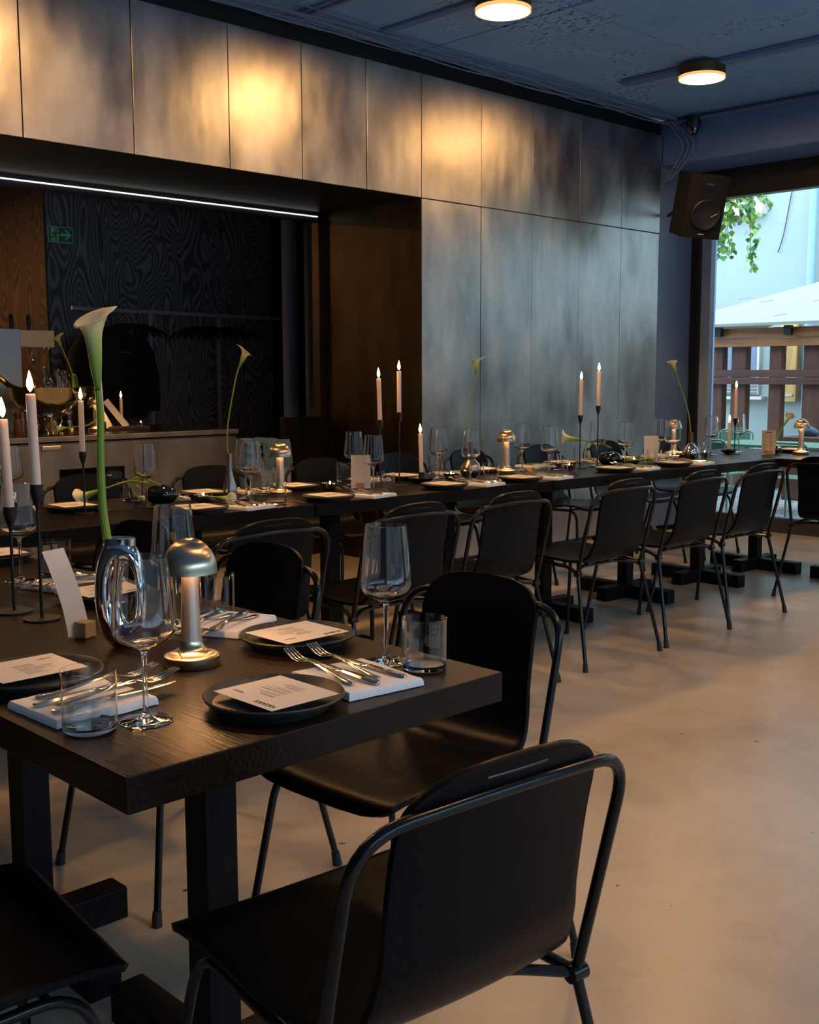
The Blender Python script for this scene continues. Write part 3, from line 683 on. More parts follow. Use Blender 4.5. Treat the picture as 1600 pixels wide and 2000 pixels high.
def strip(bm, sec):   # sections: (y, halfwidth, z, thickness)
    rings = []
    for y, w, z, t in sec:
        rings.append([bm.verts.new((-w, y, z)), bm.verts.new((-w*0.6, y, z+t)), bm.verts.new((w*0.6, y, z+t)), bm.verts.new((w, y, z)), bm.verts.new((w*0.6, y, z-t)), bm.verts.new((-w*0.6, y, z-t))])
    for a, b in zip(rings[:-1], rings[1:]):
        for k in range(6): bm.faces.new((a[k], a[(k+1) % 6], b[(k+1) % 6], b[k]))
    bm.faces.new(rings[0]); bm.faces.new(rings[-1])
def fork():
    bm = B()
    strip(bm, [(-0.100, 0.004, 0.001, 0.001), (-0.095, 0.008, 0.0012, 0.0018), (-0.07, 0.0078, 0.002, 0.002), (-0.03, 0.0042, 0.005, 0.0018), (0.0, 0.0030, 0.009, 0.0017), (0.030, 0.0032, 0.0115, 0.0016), (0.042, 0.0085, 0.0095, 0.0013), (0.055, 0.0118, 0.0065, 0.0011), (0.066, 0.0122, 0.0062, 0.0010)])
    for k in range(4):
        x = -0.0100+0.00667*k
        tube(bm, spline([(x, 0.060, 0.0062), (x*0.98, 0.078, 0.0078), (x*0.92, 0.095, 0.0125), (x*0.85, 0.108, 0.0185)], 4), [0.0019]*12+[0.0008], 6, flat=0.6)
    return tag(obj('fork', bm, M_CUTLERY, auto=50), '', 'fork')
def knife():
    bm = B()
    strip(bm, [(-0.100, 0.0035, 0.001, 0.0030), (-0.096, 0.0080, 0.0010, 0.0038), (-0.06, 0.0072, 0.0015, 0.0036), (-0.01, 0.0048, 0.002, 0.0030), (0.005, 0.0060, 0.002, 0.0022), (0.012, 0.0085, 0.002, 0.0011), (0.06, 0.0098, 0.002, 0.0009), (0.10, 0.0080, 0.002, 0.0008), (0.118, 0.0035, 0.002, 0.0006)])
    return tag(obj('knife', bm, M_CUTLERY, auto=50), '', 'knife')
P_WG, P_TU, P_PL, P_NA, P_FO, P_KN = wineglass(), tumbler(), plate(), napkin(), fork(), knife()
used = set()
def put(p, loc, rz, label, group):
    if p.name not in used:
        used.add(p.name); p.location = loc; p.rotation_euler = (0, 0, rz); p['label'] = label; p['group'] = group; return p
    return dup(p, loc, rz, label, group)

def text_mesh(s, size, m, name, mtx, parent, bold=0.0):
    cu = bpy.data.curves.new(name, 'FONT'); cu.body = s; cu.size = size; cu.extrude = 0.00012; cu.offset = bold; cu.resolution_u = 3; cu.space_character = 1.15
    t = bpy.data.objects.new(name, cu); C.objects.link(t)
    dg = bpy.context.evaluated_depsgraph_get(); me = bpy.data.meshes.new_from_object(t.evaluated_get(dg))
    bpy.data.objects.remove(t, do_unlink=True)
    me.transform(mtx); me.materials.clear(); me.materials.append(m)
    o = bpy.data.objects.new(name, me); C.objects.link(o); o.parent = parent
    return o
def menu_card(x, y, z, ang, title, label, w=0.145, h=0.128):
    # local: reading direction +x, top of text +y
    r = empty('menu_card', (x, y, z), ang, label, 'menu card', 'menu cards on the plates')
    obj('card', box(B(), -w/2, w/2, -h/2, h/2, 0, 0.0006), M_PAPER, r, smooth=False)
    if title:
        if title.strip(): text_mesh(title, 0.0115, M_INK, 'title_lettering', Matrix.Translation((-w/2+0.010, h/2-0.018, 0.0008)), r, 0.0003)
        text_mesh('MENIU', 0.0078, M_INK, 'heading_lettering', Matrix.Translation((w/2-0.040, h/2-0.030, 0.0008)), r)
    bm = B(); rr = random.Random(int(x*1000))
    yy = h/2-0.046
    for blk in ((0.034, 3, 0.05), (0.060, 4, 0.062), (0.030, 3, 0.045)):
        box(bm, 0.0-0.02, 0.0-0.02+blk[0], yy, yy+0.0022, 0.0006, 0.0008); yy -= 0.005
        for k in range(blk[1]):
            box(bm, -0.02, -0.02+blk[2]*rr.uniform(0.6, 1), yy, yy+0.0007, 0.0006, 0.0008); yy -= 0.0036
        yy -= 0.006
    obj('printed_lines', bm, M_INKSOFT, r, smooth=False)
    return r
def setting(S, plate_at=None, nap=None, wg=None, tu=None, face=0.0, card=0.0, title=None, cut=True, nz=0.0):
    # face = direction (degrees) of the diner's gaze; 90 means looking along +y
    rz = R(face-90)
    if plate_at:
        put(P_PL, (plate_at[0], plate_at[1], TZ), rz, 'charcoal stoneware plate '+S, 'charcoal dinner plates')
        menu_card(plate_at[0]+(card[1] if isinstance(card, tuple) else 0), plate_at[1]+(card[2] if isinstance(card, tuple) else 0), TZ+0.0222 if plate_at[1] < 2.0 else TZ+0.0222, R(card[0]) if isinstance(card, tuple) else rz, title, 'cream menu card on the plate '+S)
    if nap:
        nr = R(nap[2]-90)
        put(P_NA, (nap[0], nap[1], TZ), nr, 'folded white napkin '+S, 'folded white napkins')
        if cut:
            ca, sa = math.cos(nr), math.sin(nr)
            for k, (dx, dy, P, nm) in enumerate(((-0.040, 0.045, P_FO, 'left fork'), (-0.014, 0.025, P_KN, 'left knife'), (0.012, 0.050, P_FO, 'right fork'), (0.038, 0.025, P_KN, 'right knife'))):
                x = nap[0]+ca*dx-sa*dy; yv = nap[1]+sa*dx+ca*dy
                put(P, (x, yv, TZ+0.0155), nr+R((-3, 2, -2, 3)[k]), nm+' on the napkin '+S, 'cutlery on the napkins')
    if wg: put(P_WG, (wg[0], wg[1], TZ), rnd.uniform(0, 6), 'empty stemmed wine glass '+S, 'empty wine glasses')
    if tu: put(P_TU, (tu[0], tu[1], TZ), rnd.uniform(0, 6), 'empty straight water glass '+S, 'empty water glasses')
# nearest table
setting('nearest front edge of nearest table', (1.008, 1.333), (1.185, 1.345, 84), (1.309, 1.406), (1.328, 1.331), 90, (90, 0.0, -0.005), 'VASARIS')
setting('behind the nearest setting, by right table edge', (1.283, 1.622), (1.268, 1.835, 207), (1.210, 1.922), (1.318, 1.935), 180, (180, 0, 0), 'RUSNE')
setting('at left edge of nearest table', (0.812, 1.712), (0.800, 1.535, 2), (0.830, 1.405), (0.753, 1.428), 0, (0, -0.005, 0.02), ' ')
setting('behind the wooden card block on nearest table', (1.240, 2.262), (1.262, 2.465, 195), (1.209, 2.611), (1.314, 2.636), 180, (180, 0, 0), 'VASARIS')
setting('cut by the left picture edge', (1.290, 2.95), None, (1.10, 2.70), None, 180, (180, 0, 0), None)
# far row, front side
FR = [('beside the curled calla vase', (2.303, 3.475), (2.50, 3.462, 98), (2.617, 3.585), (2.665, 3.487)),
      ('in front of the left standing white card', (2.891, 3.439), (3.105, 3.43, 98), (3.245, 3.56), (3.256, 3.494)),
      ('in front of the round brass-toned vase', (3.560, 3.440), (3.78, 3.42, 98), (3.827, 3.53), (3.925, 3.49)),
      ('in front of the third mushroom lamp', (4.047, 3.413), (4.255, 3.40, 98), (4.383, 3.51), (4.425, 3.412)),
      ('in front of the black vase by twin candles', (4.790, 3.405), (4.99, 3.39, 98), (5.016, 3.50), (5.246, 3.47)),
      ('in front of lamp beside standing grey card', (5.300, 3.385), (5.50, 3.37, 98), (5.431, 3.475), (5.67, 3.429))]
for S, p, n_, w_, t_ in FR: setting(S, p, n_, w_, t_, 90, (88, 0, 0))
WR = [('behind the left black candle holders', (2.000, 3.86), None, (1.844, 4.03), None),
      ('on the wall side behind the curled vase', (2.62, 3.92), (2.44, 3.93, 262), (2.26, 3.771), (2.33, 3.995)),
      ('on the wall side beside second mushroom lamp', (3.06, 3.87), (2.86, 3.90, 262), (2.707, 3.743), (2.846, 3.798)),
      ('on the wall side behind left white card', (3.73, 3.88), (3.56, 3.93, 262), (3.39, 3.851), (3.462, 4.0)),
      ('on the wall side behind low candle dish', (4.26, 3.86), (4.08, 3.88, 262), (3.898, 3.806), (4.046, 3.97)),
      ('on the wall side behind third mushroom lamp', (4.90, 3.83), (4.70, 3.86, 262), (4.516, 3.797), (4.665, 3.70)),
      ('on the wall side behind the twin candles', (5.42, 3.82), (5.24, 3.84, 262), (5.035, 3.698), (5.11, 3.87)),
      ('on the wall side behind the grey card', (5.98, 3.76), (5.80, 3.80, 262), (5.623, 3.688), (5.70, 3.80))]
for S, p, n_, w_, t_ in WR: setting(S, p, n_, w_, t_, 270, (268, 0, 0))
setting('at the far corner left of kraft menu', None, None, (6.175, 3.679), (5.96, 3.62), 90)
setting('at the far corner behind kraft menu', None, None, (6.548, 3.70), None, 90)
setting('left of the last mushroom lamp', (6.76, 3.44), None, (6.619, 3.10), None, 180, (180, 0, 0))

# table lamps
M_STEMB = mat('satin_nickel', (0.72, 0.60, 0.48), 0.42, 1.0)
def table_lamp():
    r = empty('table_lamp', (0, 0, 0), 0, '', 'table lamp')
    obj('lamp_base', lathe(B(), [(0, 0.0), (0.047, 0.0), (0.048, 0.002), (0.048, 0.017), (0.046, 0.019), (0.038, 0.021), (0.025, 0.028), (0.0205, 0.035), (0.0185, 0.044)], 48), M_BRUSH, r)
    obj('lamp_stem', lathe(B(), [(0.0186, 0.042), (0.0170, 0.07), (0.0150, 0.12), (0.0140, 0.165), (0.0145, 0.180)], 40), M_STEMB, r)
    prof = [(0.0480*math.cos(a), 0.1625+0.060*math.sin(a)) for a in [PI/2*k/14 for k in range(15)]]; prof[-1] = (0, 0.2225)
    inn = [(0.0468*math.cos(a), 0.1625+0.0588*math.sin(a)) for a in [PI/2*(14-k)/14 for k in range(15)]]; inn[0] = (0, 0.2213)
    obj('lamp_shade', lathe(B(), prof+inn, 48), M_BRUSH, r)
    obj('diffuser', lathe(B(), [(0.0150, 0.176), (0.033, 0.180), (0.033, 0.183), (0.015, 0.183)], 32), M_TLAMPDIFF, r)
    obj('switch', tube(B(), [(-0.034, -0.022, 0.022), (-0.044, -0.026, 0.036)], 0.0014, 6), M_CHROME, r)
    return r
tl = table_lamp(); tl.location = (1.058, 1.633, TZ); tl['label'] = 'brushed metal mushroom lamp on the nearest table'; tl['group'] = 'brushed metal mushroom lamps'; tl.rotation_euler[2] = R(0)
for (x, y, z), lab in (((2.865, 3.72, TZ), 'brushed mushroom lamp beside the steel bud vase'), ((4.312, 3.731, TZ), 'brushed mushroom lamp right of the round brass-toned vase'), ((6.0, 3.83, TZ), 'brushed mushroom lamp right of the standing grey card'),
                       ((6.598, 3.30, TZ), 'brushed mushroom lamp nearest the right picture edge'), ((3.44, 6.30, 0.910), 'brushed mushroom lamp standing on the bar counter')):
    dup(tl, (x, y, z), 0, lab)

# candle holders and candles
def flame_bm(h, w, lean=(0, 0)):
    bm = B(); lathe(bm, [(0, 0), (w*0.55, h*0.10), (w*0.95, h*0.26), (w, h*0.36), (w*0.80, h*0.56), (w*0.42, h*0.80), (0, h)], 16); return bm
def candle(x, y, z, h, label, lean=(0, 0), r=0.0098, fl=0.043):
    e = empty('candle', (x, y, z), 0, label, 'candle', 'lit ivory candles')
    e.rotation_euler = (lean[0], lean[1], 0)
    obj('wax', lathe(B(), [(0, 0), (r*0.98, 0), (r, 0.003), (r, h-0.003), (r*0.9, h), (r*0.3, h-0.002), (0, h-0.002)], 24), M_WAX, e)
    obj('wick', tube(B(), [(0, 0, h-0.003), (0.0005, 0, h+0.006)], 0.0008, 6), M_WICK, e)
    obj('flame', flame_bm(fl, fl*0.155), M_FLAME, e, loc=(0, 0, h+0.004))
    return e
def holder(x, y, z, H, label, disc=0.037):
    e = empty('candle_holder', (x, y, z), 0, label, 'candle holder', 'black stick candle holders')
    obj('base', lathe(B(), [(0, 0), (disc, 0), (disc, 0.0035), (disc-0.001, 0.0042), (0, 0.0042)], 40), M_BLACKIRON, e)
    obj('stem', lathe(B(), [(0.0034, 0.004), (0.0034, H-0.045)], 14), M_BLACKIRON, e)
    obj('cup', lathe(B(), [(0.0034, H-0.052), (0.0050, H-0.044), (0.0105, H-0.028), (0.0130, H-0.018), (0.0130, H), (0.0112, H), (0.0112, H-0.012), (0, H-0.012)], 28), M_BLACKIRON, e)
    return e
HS = [((1.042, 2.162), 0.280, 'right-hand black candle holder at the nearest table left', 'tallest lit candle at the left edge of nearest table'),
      ((1.033, 2.271), 0.226, 'left-hand black candle holder at the nearest table left', 'lower lit candle cut by the left picture edge'),
      ((1.987, 3.745), 0.226, 'lower black candle holder left of the curled calla vase', 'lit candle on lower holder left of curled calla vase'),
      ((2.082, 3.765), 0.330, 'taller black candle holder just behind the big calla stem', 'lit leaning candle just behind the big calla stem'),
      ((3.405, 3.69), 0.300, 'black candle holder behind the left white card', 'left of the lit candles over the brown recess'),
      ((3.499, 3.665), 0.332, 'tall black candle holder right of the left white card', 'highest lit candle against the brown recess'),
      ((4.821, 3.655), 0.283, 'left of the twin candle holders beside the black vase', 'left and lower of the twin candles before steel wall'),
      ((4.968, 3.648), 0.330, 'right of the twin candle holders beside the black vase', 'right and higher of the twin candles before steel wall'),
      ((6.324, 3.60), 0.225, 'black candle holder in front of the outdoor fence', 'higher lit candle in front of the outdoor fence')]
LEAN = {3: (R(0), R(-3)), 4: (R(0), R(-2)), 0: (R(-0.5), R(-1.0)), 1: (R(-0.5), R(-1.5)), 6: (0, R(1)), 7: (0, R(0.6))}
for i, ((x, y), H, lh, lc) in enumerate(HS):
    holder(x, y, TZ, H, lh)
    candle(x, y, TZ+H-0.0115, 0.195, lc, LEAN.get(i, (0, 0)))
def dish(x, y, z, r, label, cup=0.03):
    e = empty('candle_dish', (x, y, z), 0, label, 'candle dish', 'low black candle dishes')
    obj('bowl', lathe(B(), [(0, 0), (r*0.35, 0), (r*0.75, 0.009), (r, 0.022), (r*0.985, 0.024), (r*0.7, 0.013), (r*0.3, 0.006), (0, 0.006)], 36), M_BLACKIRON, e)
    obj('cup', lathe(B(), [(0.0135, 0.005), (0.0135, 0.005+cup+0.012), (0.0115, 0.005+cup+0.012), (0.0115, cup), (0, cup)], 24), M_BLACKIRON, e)
dish(3.675, 3.70, TZ, 0.062, 'low black candle dish right of the tall holders', 0.032)
candle(3.675, 3.70, TZ+0.0325, 0.195, 'lit candle on the low black dish before the recess edge', (0, R(-2)))
dish(6.36, 3.66, TZ, 0.052, 'low black candle dish in front of the fence', 0.012)
candle(6.36, 3.66, TZ+0.0125, 0.185, 'lower lit candle in front of the outdoor fence')
dish(3.80, 6.62, 0.910, 0.03, 'small black candle cup on the bar counter', 0.02)
candle(3.80, 6.62, 0.9305, 0.17, 'lit candle on the bar counter right of its lamp')
# small tealight bowls
def tealight(x, y, z, label, r=0.038):
    e = empty('tealight_bowl', (x, y, z), 0, label, 'tealight bowl', 'steel tealight bowls')
    obj('bowl', lathe(B(), [(0, 0), (r*0.5, 0), (r*0.85, 0.012), (r, 0.032), (r*0.98, 0.0325), (r*0.8, 0.014), (r*0.45, 0.004), (0, 0.004)], 32), M_STEEL, e)
    obj('tealight', lathe(B(), [(0, 0.004), (0.017, 0.004), (0.017, 0.024), (0, 0.023)], 20), M_WAX, e)
    obj('flame', flame_bm(0.016, 0.0035), M_FLAME, e, loc=(0, 0, 0.026))
for x, y, lab in ((2.489, 3.727, 'steel tealight bowl behind the fallen calla'), (3.145, 3.731, 'steel tealight bowl left of the left white card'), (3.864, 3.69, 'steel tealight bowl left of round brass-toned vase'), (4.659, 3.60, 'steel tealight bowl left of the twin candles'),
                  (5.24, 3.60, 'steel tealight bowl right of black bean vase'), (5.98, 3.60, 'steel tealight bowl right of the small round vase'), (1.17, 2.10, 'steel tealight bowl behind the wooden card block')):
    tealight(x, y, TZ, lab)
tealight(3.93, 6.6, 0.910, 'tealight bowl at the end of the bar counter items', 0.028)

# ------------------------------------------------------------ vases and callas
def calla(name_label, path, r0, size, twist=0.0, wf=1.0, group='calla lilies'):
    pts = spline(path, 8); base = pts[0]
    e = empty('calla_lily', base, 0, name_label, 'flower', group)
    loc = [p-base for p in pts]; n = len(loc)
    obj('stem', tube(B(), loc, [r0*(1-0.25*i/n) for i in range(n)], 10), M_STEM, e)
    d = (loc[-1]-loc[-3]).normalized()
    q = d.to_track_quat('Z', 'Y')
    mt = q.to_matrix().to_4x4() @ Matrix.Rotation(twist, 4, 'Z')
    bm = B(); nu, nv = 28, 14; s = size/0.1; rows = []
    for j in range(nv+1):
        t = j/nv; row = []
        for i in range(nu):
            a = 2*PI*i/nu; tip = math.cos(a)
            rr = 0.0042+0.010*t+0.004*math.sin(t*PI)+0.026*max(0, (t-0.55)/0.45)**2.0*(1+0.25*tip)
            z = 0.098*t + t*t*0.010*tip - 0.010*max(0, (t-0.8)/0.2)**2*(1-0.3*tip)
            if tip > 0.9: rr += 0.010*max(0, (t-0.8)/0.2)*(tip-0.9)*10
            row.append(bm.verts.new((rr*math.cos(a), rr*math.sin(a)*0.86, z)))
        rows.append(row)
    for a, b in zip(rows[:-1], rows[1:]):
        for i in range(nu): bm.faces.new((a[i], a[(i+1) % nu], b[(i+1) % nu], b[i]))
    o = obj('petal', bm, M_SPATHE, e, auto=90)
    so = o.modifiers.new('thick', 'SOLIDIFY'); so.thickness = 0.0012; so.offset = 0
    o.matrix_local = Matrix.Translation(loc[-1]) @ mt @ Matrix.Diagonal((s*wf, s*wf, s, 1))
    sp = obj('spadix', lathe(B(), [(0, 0.01), (0.0035, 0.02), (0.0032, 0.06), (0, 0.068)], 10), M_SPADIX, e)
    sp.matrix_local = Matrix.Translation(loc[-1]) @ mt @ Matrix.Scale(s, 4)
    return e
# chrome loop vase on the nearest table: a flattened bottle with a hole through it
def loop_vase(x, y, rz):
    e = empty('loop_vase', (x, y, TZ), rz, 'chrome vase with an open loop through its body', 'vase')
    bm = B(); M_ = 40
    def ell(a, w, h, cz, sq=1.0): return Vector((w*math.copysign(abs(math.cos(a))**sq, math.cos(a)), 0, cz+h*math.sin(a)))
    # ring body: outer silhouette / inner hole, closed cross section between
    NS = 14; rings = []
    for i in range(M_):
        a = 2*PI*i/M_
        o_ = ell(a, 0.048, 0.104, 0.100, 0.8); o_.z = max(0.0, min(0.205, o_.z))
        i_ = Vector((0.010+0.0195*math.cos(a), 0, 0.098+0.055*math.sin(a)))
        c = (o_+i_)/2; hw = (o_-i_)/2; d = 0.024
        rings.append([bm.verts.new(c + hw*math.cos(2*PI*k/NS) + Vector((0, d*math.sin(2*PI*k/NS), 0))) for k in range(NS)])
    for i in range(M_):
        p, q = rings[i], rings[(i+1) % M_]
        for k in range(NS): bm.faces.new((p[k], p[(k+1) % NS], q[(k+1) % NS], q[k]))
    obj('vase_body', bm, M_CHROME, e, auto=80)
    obj('mouth', lathe(B(), [(0.030, 0.190), (0.0305, 0.203), (0.029, 0.2045), (0.026, 0.203), (0.026, 0.199), (0, 0.199)], 36, mtx=Matrix.Scale(0.66, 4, (0, 1, 0))), M_CHROME, e)
loop_vase(1.040, 1.835, R(-45))
calla('very tall green-cream calla rising from the chrome loop vase', [(1.030, 1.858, TZ+0.19), (1.024, 1.862, TZ+0.26), (1.022, 1.860, TZ+0.35), (1.023, 1.857, TZ+0.42), (1.0215, 1.8585, TZ+0.472)], 0.0080, 0.150, R(150), 0.66)
# bud vase
def bud_vase(x, y, label):
    return tag(obj('bud_vase', lathe(B(), [(0, 0), (0.018, 0), (0.026, 0.010), (0.0295, 0.030), (0.027, 0.052), (0.019, 0.080), (0.0135, 0.105), (0.0115, 0.135), (0.0125, 0.187), (0.0115, 0.188), (0.0105, 0.135), (0.008, 0.13), (0, 0.13)], 40, (x, y, TZ)), M_VASE), label, 'vase')
bud_vase(2.627, 3.743, 'slim steel bud vase holding an upright calla on far row')
calla('calla on thin stem in the slim steel bud vase', [(2.627, 3.743, TZ+0.14), (2.622, 3.748, TZ+0.25), (2.632, 3.738, TZ+0.36), (2.655, 3.72, TZ+0.50), (2.665, 3.712, TZ+0.535)], 0.0032, 0.075, R(90))
def round_vase(x, y, s, label, m):
    e = empty('round_vase', (x, y, TZ), 0, label, 'vase', 'round-bodied metal vases')
    prof = [(0, 0), (0.022, 0), (0.045, 0.012), (0.058, 0.035), (0.060, 0.055), (0.050, 0.082), (0.030, 0.104), (0.018, 0.118), (0.0175, 0.125)]
    obj('vase_body', lathe(B(), [(a*s, b*s) for a, b in prof], 48), m, e)
    obj('neck', lathe(B(), [(0.0175*s, 0.122*s), (0.0185*s, 0.20*s), (0.0165*s, 0.20*s), (0.0155*s, 0.14*s), (0, 0.14*s)], 32), mat('brown_smoked_neck', (0.16, 0.08, 0.05), 0.2, 0.6), e)
round_vase(3.984, 3.675, 0.87, 'round brass-toned vase with brown neck on far row', M_VASE)
calla('yellow-cream calla in the round brass-toned vase', [(3.984, 3.675, TZ+0.13), (3.978, 3.68, TZ+0.25), (3.985, 3.675, TZ+0.38), (4.00, 3.66, TZ+0.475), (4.003, 3.66, TZ+0.50)], 0.0035, 0.082, R(200))
round_vase(5.765, 3.565, 0.80, 'round steel vase before the pier on far row', M_STEEL)
calla('cream calla leaning left in the round steel vase', [(5.765, 3.565, TZ+0.12), (5.755, 3.575, TZ+0.25), (5.725, 3.60, TZ+0.38), (5.69, 3.62, TZ+0.48), (5.685, 3.625, TZ+0.50)], 0.0035, 0.082, R(-30))
calla('cream calla leaning in the glass-side vase at left edge', [(1.80, 3.98, TZ+0.12), (1.76, 4.0, TZ+0.22), (1.70, 4.05, TZ+0.30), (1.66, 4.1, TZ+0.33)], 0.0045, 0.08, 0)
tag(obj('bud_vase', lathe(B(), [(0, 0), (0.02, 0), (0.036, 0.015), (0.042, 0.045), (0.034, 0.08), (0.016, 0.11), (0.013, 0.165), (0.012, 0.165), (0.011, 0.12), (0, 0.12)], 36, (1.80, 3.98, TZ)), M_STEEL), 'steel vase at the left picture edge behind the candles', 'vase')
def bean_vase(x, y, s, rz, label):
    bm = B(); nu, nv = 40, 20; rows = []
    for j in range(1, nv):
        p = PI*j/nv; row = []
        for i in range(nu):
            a = 2*PI*i/nu
            rr = math.sin(p)**0.85; zz = math.cos(p)
            fx = 0.066*rr*math.cos(a); fy = 0.050*rr*math.sin(a)
            dent = math.exp(-((fx+0.012)/0.010)**2)
            zv = 0.040*zz*(1-0.14*dent); fy *= (1-0.12*dent)
            row.append(bm.verts.new((x+s*(fx*math.cos(rz)-fy*math.sin(rz)), y+s*(fx*math.sin(rz)+fy*math.cos(rz)), TZ+s*(0.038+zv) if True else 0)))
        rows.append(row)
    for a, b in zip(rows[:-1], rows[1:]):
        for i in range(nu): bm.faces.new((a[i], a[(i+1) % nu], b[(i+1) % nu], b[i]))
    bm.faces.new(rows[0]); bm.faces.new(rows[-1])
    mz = min(v.co.z for v in bm.verts)
    for v in bm.verts: v.co.z += TZ-mz
    return tag(obj('pebble_vase', bm, M_BLACKGLAZE, auto=80), label, 'vase', 'glossy black pebble vases')
bean_vase(2.337, 3.79, 0.98, R(-44), 'glossy black pebble vase with a looping green calla stem')
bean_vase(5.080, 3.645, 0.98, R(-44), 'glossy black pebble vase beside the twin candles')
bean_vase(6.523, 3.435, 0.70, R(-44), 'small glossy black pebble vase left of the last lamp')
# looping callas: curl in the plane facing the room
def curl(x, y, s, label, tw):
    rx, ry = 0.717, -0.697
    P = [(0.0, 0.072), (-0.03, 0.088), (-0.065, 0.100), (-0.095, 0.098), (-0.108, 0.075), (-0.102, 0.045), (-0.075, 0.022), (-0.03, 0.006)]
    pts = [(x+rx*a*s, y+ry*a*s+0.01*math.sin(i), TZ+b*s) for i, (a, b) in enumerate(P)]
    return pts
def coil(parent, pts):
    b = Vector(parent.location)
    obj('coiled_stem', tube(B(), [p-b for p in spline(pts, 6)], 0.0042, 8), M_STEM, parent)
c_ = calla('calla bending left on a coiled stem from the black pebble vase', [(2.29, 3.80, TZ+0.085), (2.245, 3.845, TZ+0.094), (2.205, 3.875, TZ+0.085), (2.155, 3.92, TZ+0.062)], 0.0042, 0.098, R(20))
coil(c_, curl(2.325, 3.775, 1.05, '', 0))
c_ = calla('cream calla on a coiled stem reaching left between the twin candle holders', [(5.03, 3.67, TZ+0.130), (4.99, 3.71, TZ+0.134), (4.95, 3.75, TZ+0.142)], 0.0042, 0.11, R(20))
coil(c_, curl(5.075, 3.635, 1.35, '', 0))
calla('upright yellow calla in the small pebble vase', [(6.52, 3.435, TZ+0.05), (6.53, 3.425, TZ+0.10), (6.55, 3.405, TZ+0.16), (6.557, 3.40, TZ+0.175)], 0.0035, 0.085, R(160))
calla('short yellow calla beside the upright one in small vase', [(6.515, 3.44, TZ+0.05), (6.512, 3.445, TZ+0.07), (6.505, 3.45, TZ+0.085)], 0.0035, 0.055, R(60))
calla('fallen calla lying beside the curled vase plate', [(2.42, 3.66, TZ+0.034), (2.44, 3.63, TZ+0.036), (2.46, 3.60, TZ+0.034)], 0.004, 0.07, R(0))
calla('fallen yellow-green calla lying right of second pebble vase', [(5.12, 3.58, TZ+0.03), (5.16, 3.55, TZ+0.031), (5.20, 3.53, TZ+0.032)], 0.004, 0.09, R(0))

# standing cards in wood blocks
def stand_card(x, y, rz, w, h, lean, m, label, lines=None, bl=0.03):
    r = empty('card_holder', (x, y, TZ), rz, 'small pale wooden block '+label, 'card holder', 'wooden card blocks')
    obj('wood_block', box(B(), -bl/2, bl/2, -0.012, 0.016, 0, 0.030), M_OAKBLOCK, r, smooth=False, bevel=0.001)
    c = empty('standing_card', (x, y, TZ), rz, 'upright card held '+label, 'card', 'cards standing in wooden blocks')
    bm = B(); n = 10; A = []; Bv = []
    for j in range(n+1):
        t = j/n; yb = 0.018+lean*h*(t**1.5); z = 0.002+h*t*0.985
        A.append([bm.verts.new((-w/2, yb, z)), bm.verts.new((w/2, yb, z))]); Bv.append([bm.verts.new((-w/2, yb+0.0006, z)), bm.verts.new((w/2, yb+0.0006, z))])
    for j in range(n):
        bm.faces.new((A[j][0], A[j][1], A[j+1][1], A[j+1][0])); bm.faces.new((Bv[j][0], Bv[j+1][0], Bv[j+1][1], Bv[j][1]))
        for s in (0, 1): bm.faces.new((A[j][s], Bv[j][s], Bv[j+1][s], A[j+1][s]))
    bm.faces.new((A[0][0], Bv[0][0], Bv[0][1], A[0][1])); bm.faces.new((A[n][0], A[n][1], Bv[n][1], Bv[n][0]))
    obj('card', bm, m, c, auto=60)
    if lines:
        bm = B()
        def yb(z): return 0.018+lean*h*(max(0, z/h)**1.5)
        rr = random.Random(3)
        for col in (-w*0.40, w*0.06):
            z = h*0.84
            while z > h*0.10:
                k = rr.choice((2, 3, 3, 4))
                for q in range(k):
                    ww = w*rr.uniform(0.2, 0.34) if q else w*0.14; th_ = 0.0012 if q else 0.002
                    box(bm, col, col+ww, yb(z)-0.0007, yb(z)-0.0002, z, z+th_); z -= 0.0042
                z -= 0.005
        obj('printed_lines', bm, M_INKSOFT, c, smooth=False)
        obj('title_bar', box(B(), -0.02, 0.018, yb(h*0.9)-0.0008, yb(h*0.9)-0.0002, h*0.90, h*0.90+0.005), M_INK, c, smooth=False)
stand_card(1.030, 1.955, R(20), 0.058, 0.165, 0.35, M_PAPER, 'left of the chrome loop vase')
stand_card(3.265, 3.665, R(-42), 0.085, 0.150, -0.02, M_PAPER, 'between two wine glasses on the far row')
stand_card(5.42, 3.60, R(-38), 0.085, 0.150, 0.04, M_PAPER, 'left of the pier-side mushroom lamp')
stand_card(6.445, 3.43, R(-44), 0.085, 0.150, 0.02, M_KRAFT, 'near the small pebble vase, kraft menu', True)
tag(obj('wooden_block', box(B(), -0.015, 0.015, -0.015, 0.015, 0, 0.03), M_OAKBLOCK, smooth=False, bevel=0.001, loc=(4.42, 3.66, TZ), rot=(0, 0, R(10))), 'small pale wooden block right of third mushroom lamp', 'wooden block')

# ------------------------------------------------------------ things on the bar counter
CZ = 0.9095
def footed_bowl(x, y, s, label):
    e = empty('footed_bowl', (x, y, CZ), 0, label, 'bowl', 'large silver footed bowls')
    obj('bowl', lathe(B(), [(0.05*s, 0.090), (0.10*s, 0.105), (0.16*s, 0.150), (0.20*s, 0.21), (0.215*s, 0.268), (0.218*s, 0.272), (0.208*s, 0.268), (0.19*s, 0.212), (0.15*s, 0.158), (0.09*s, 0.114), (0, 0.105)], 56), M_SILVER, e)
    obj('foot', lathe(B(), [(0.085*s, 0), (0.090*s, 0.012), (0.060*s, 0.035), (0.045*s, 0.060), (0.055*s, 0.092)], 40), M_CHROME, e)
footed_bowl(3.095, 6.26, 0.98, 'front hammered silver footed bowl with bottles on the counter')
footed_bowl(3.42, 6.62, 0.85, 'rear silver footed bowl behind the counter lamp')
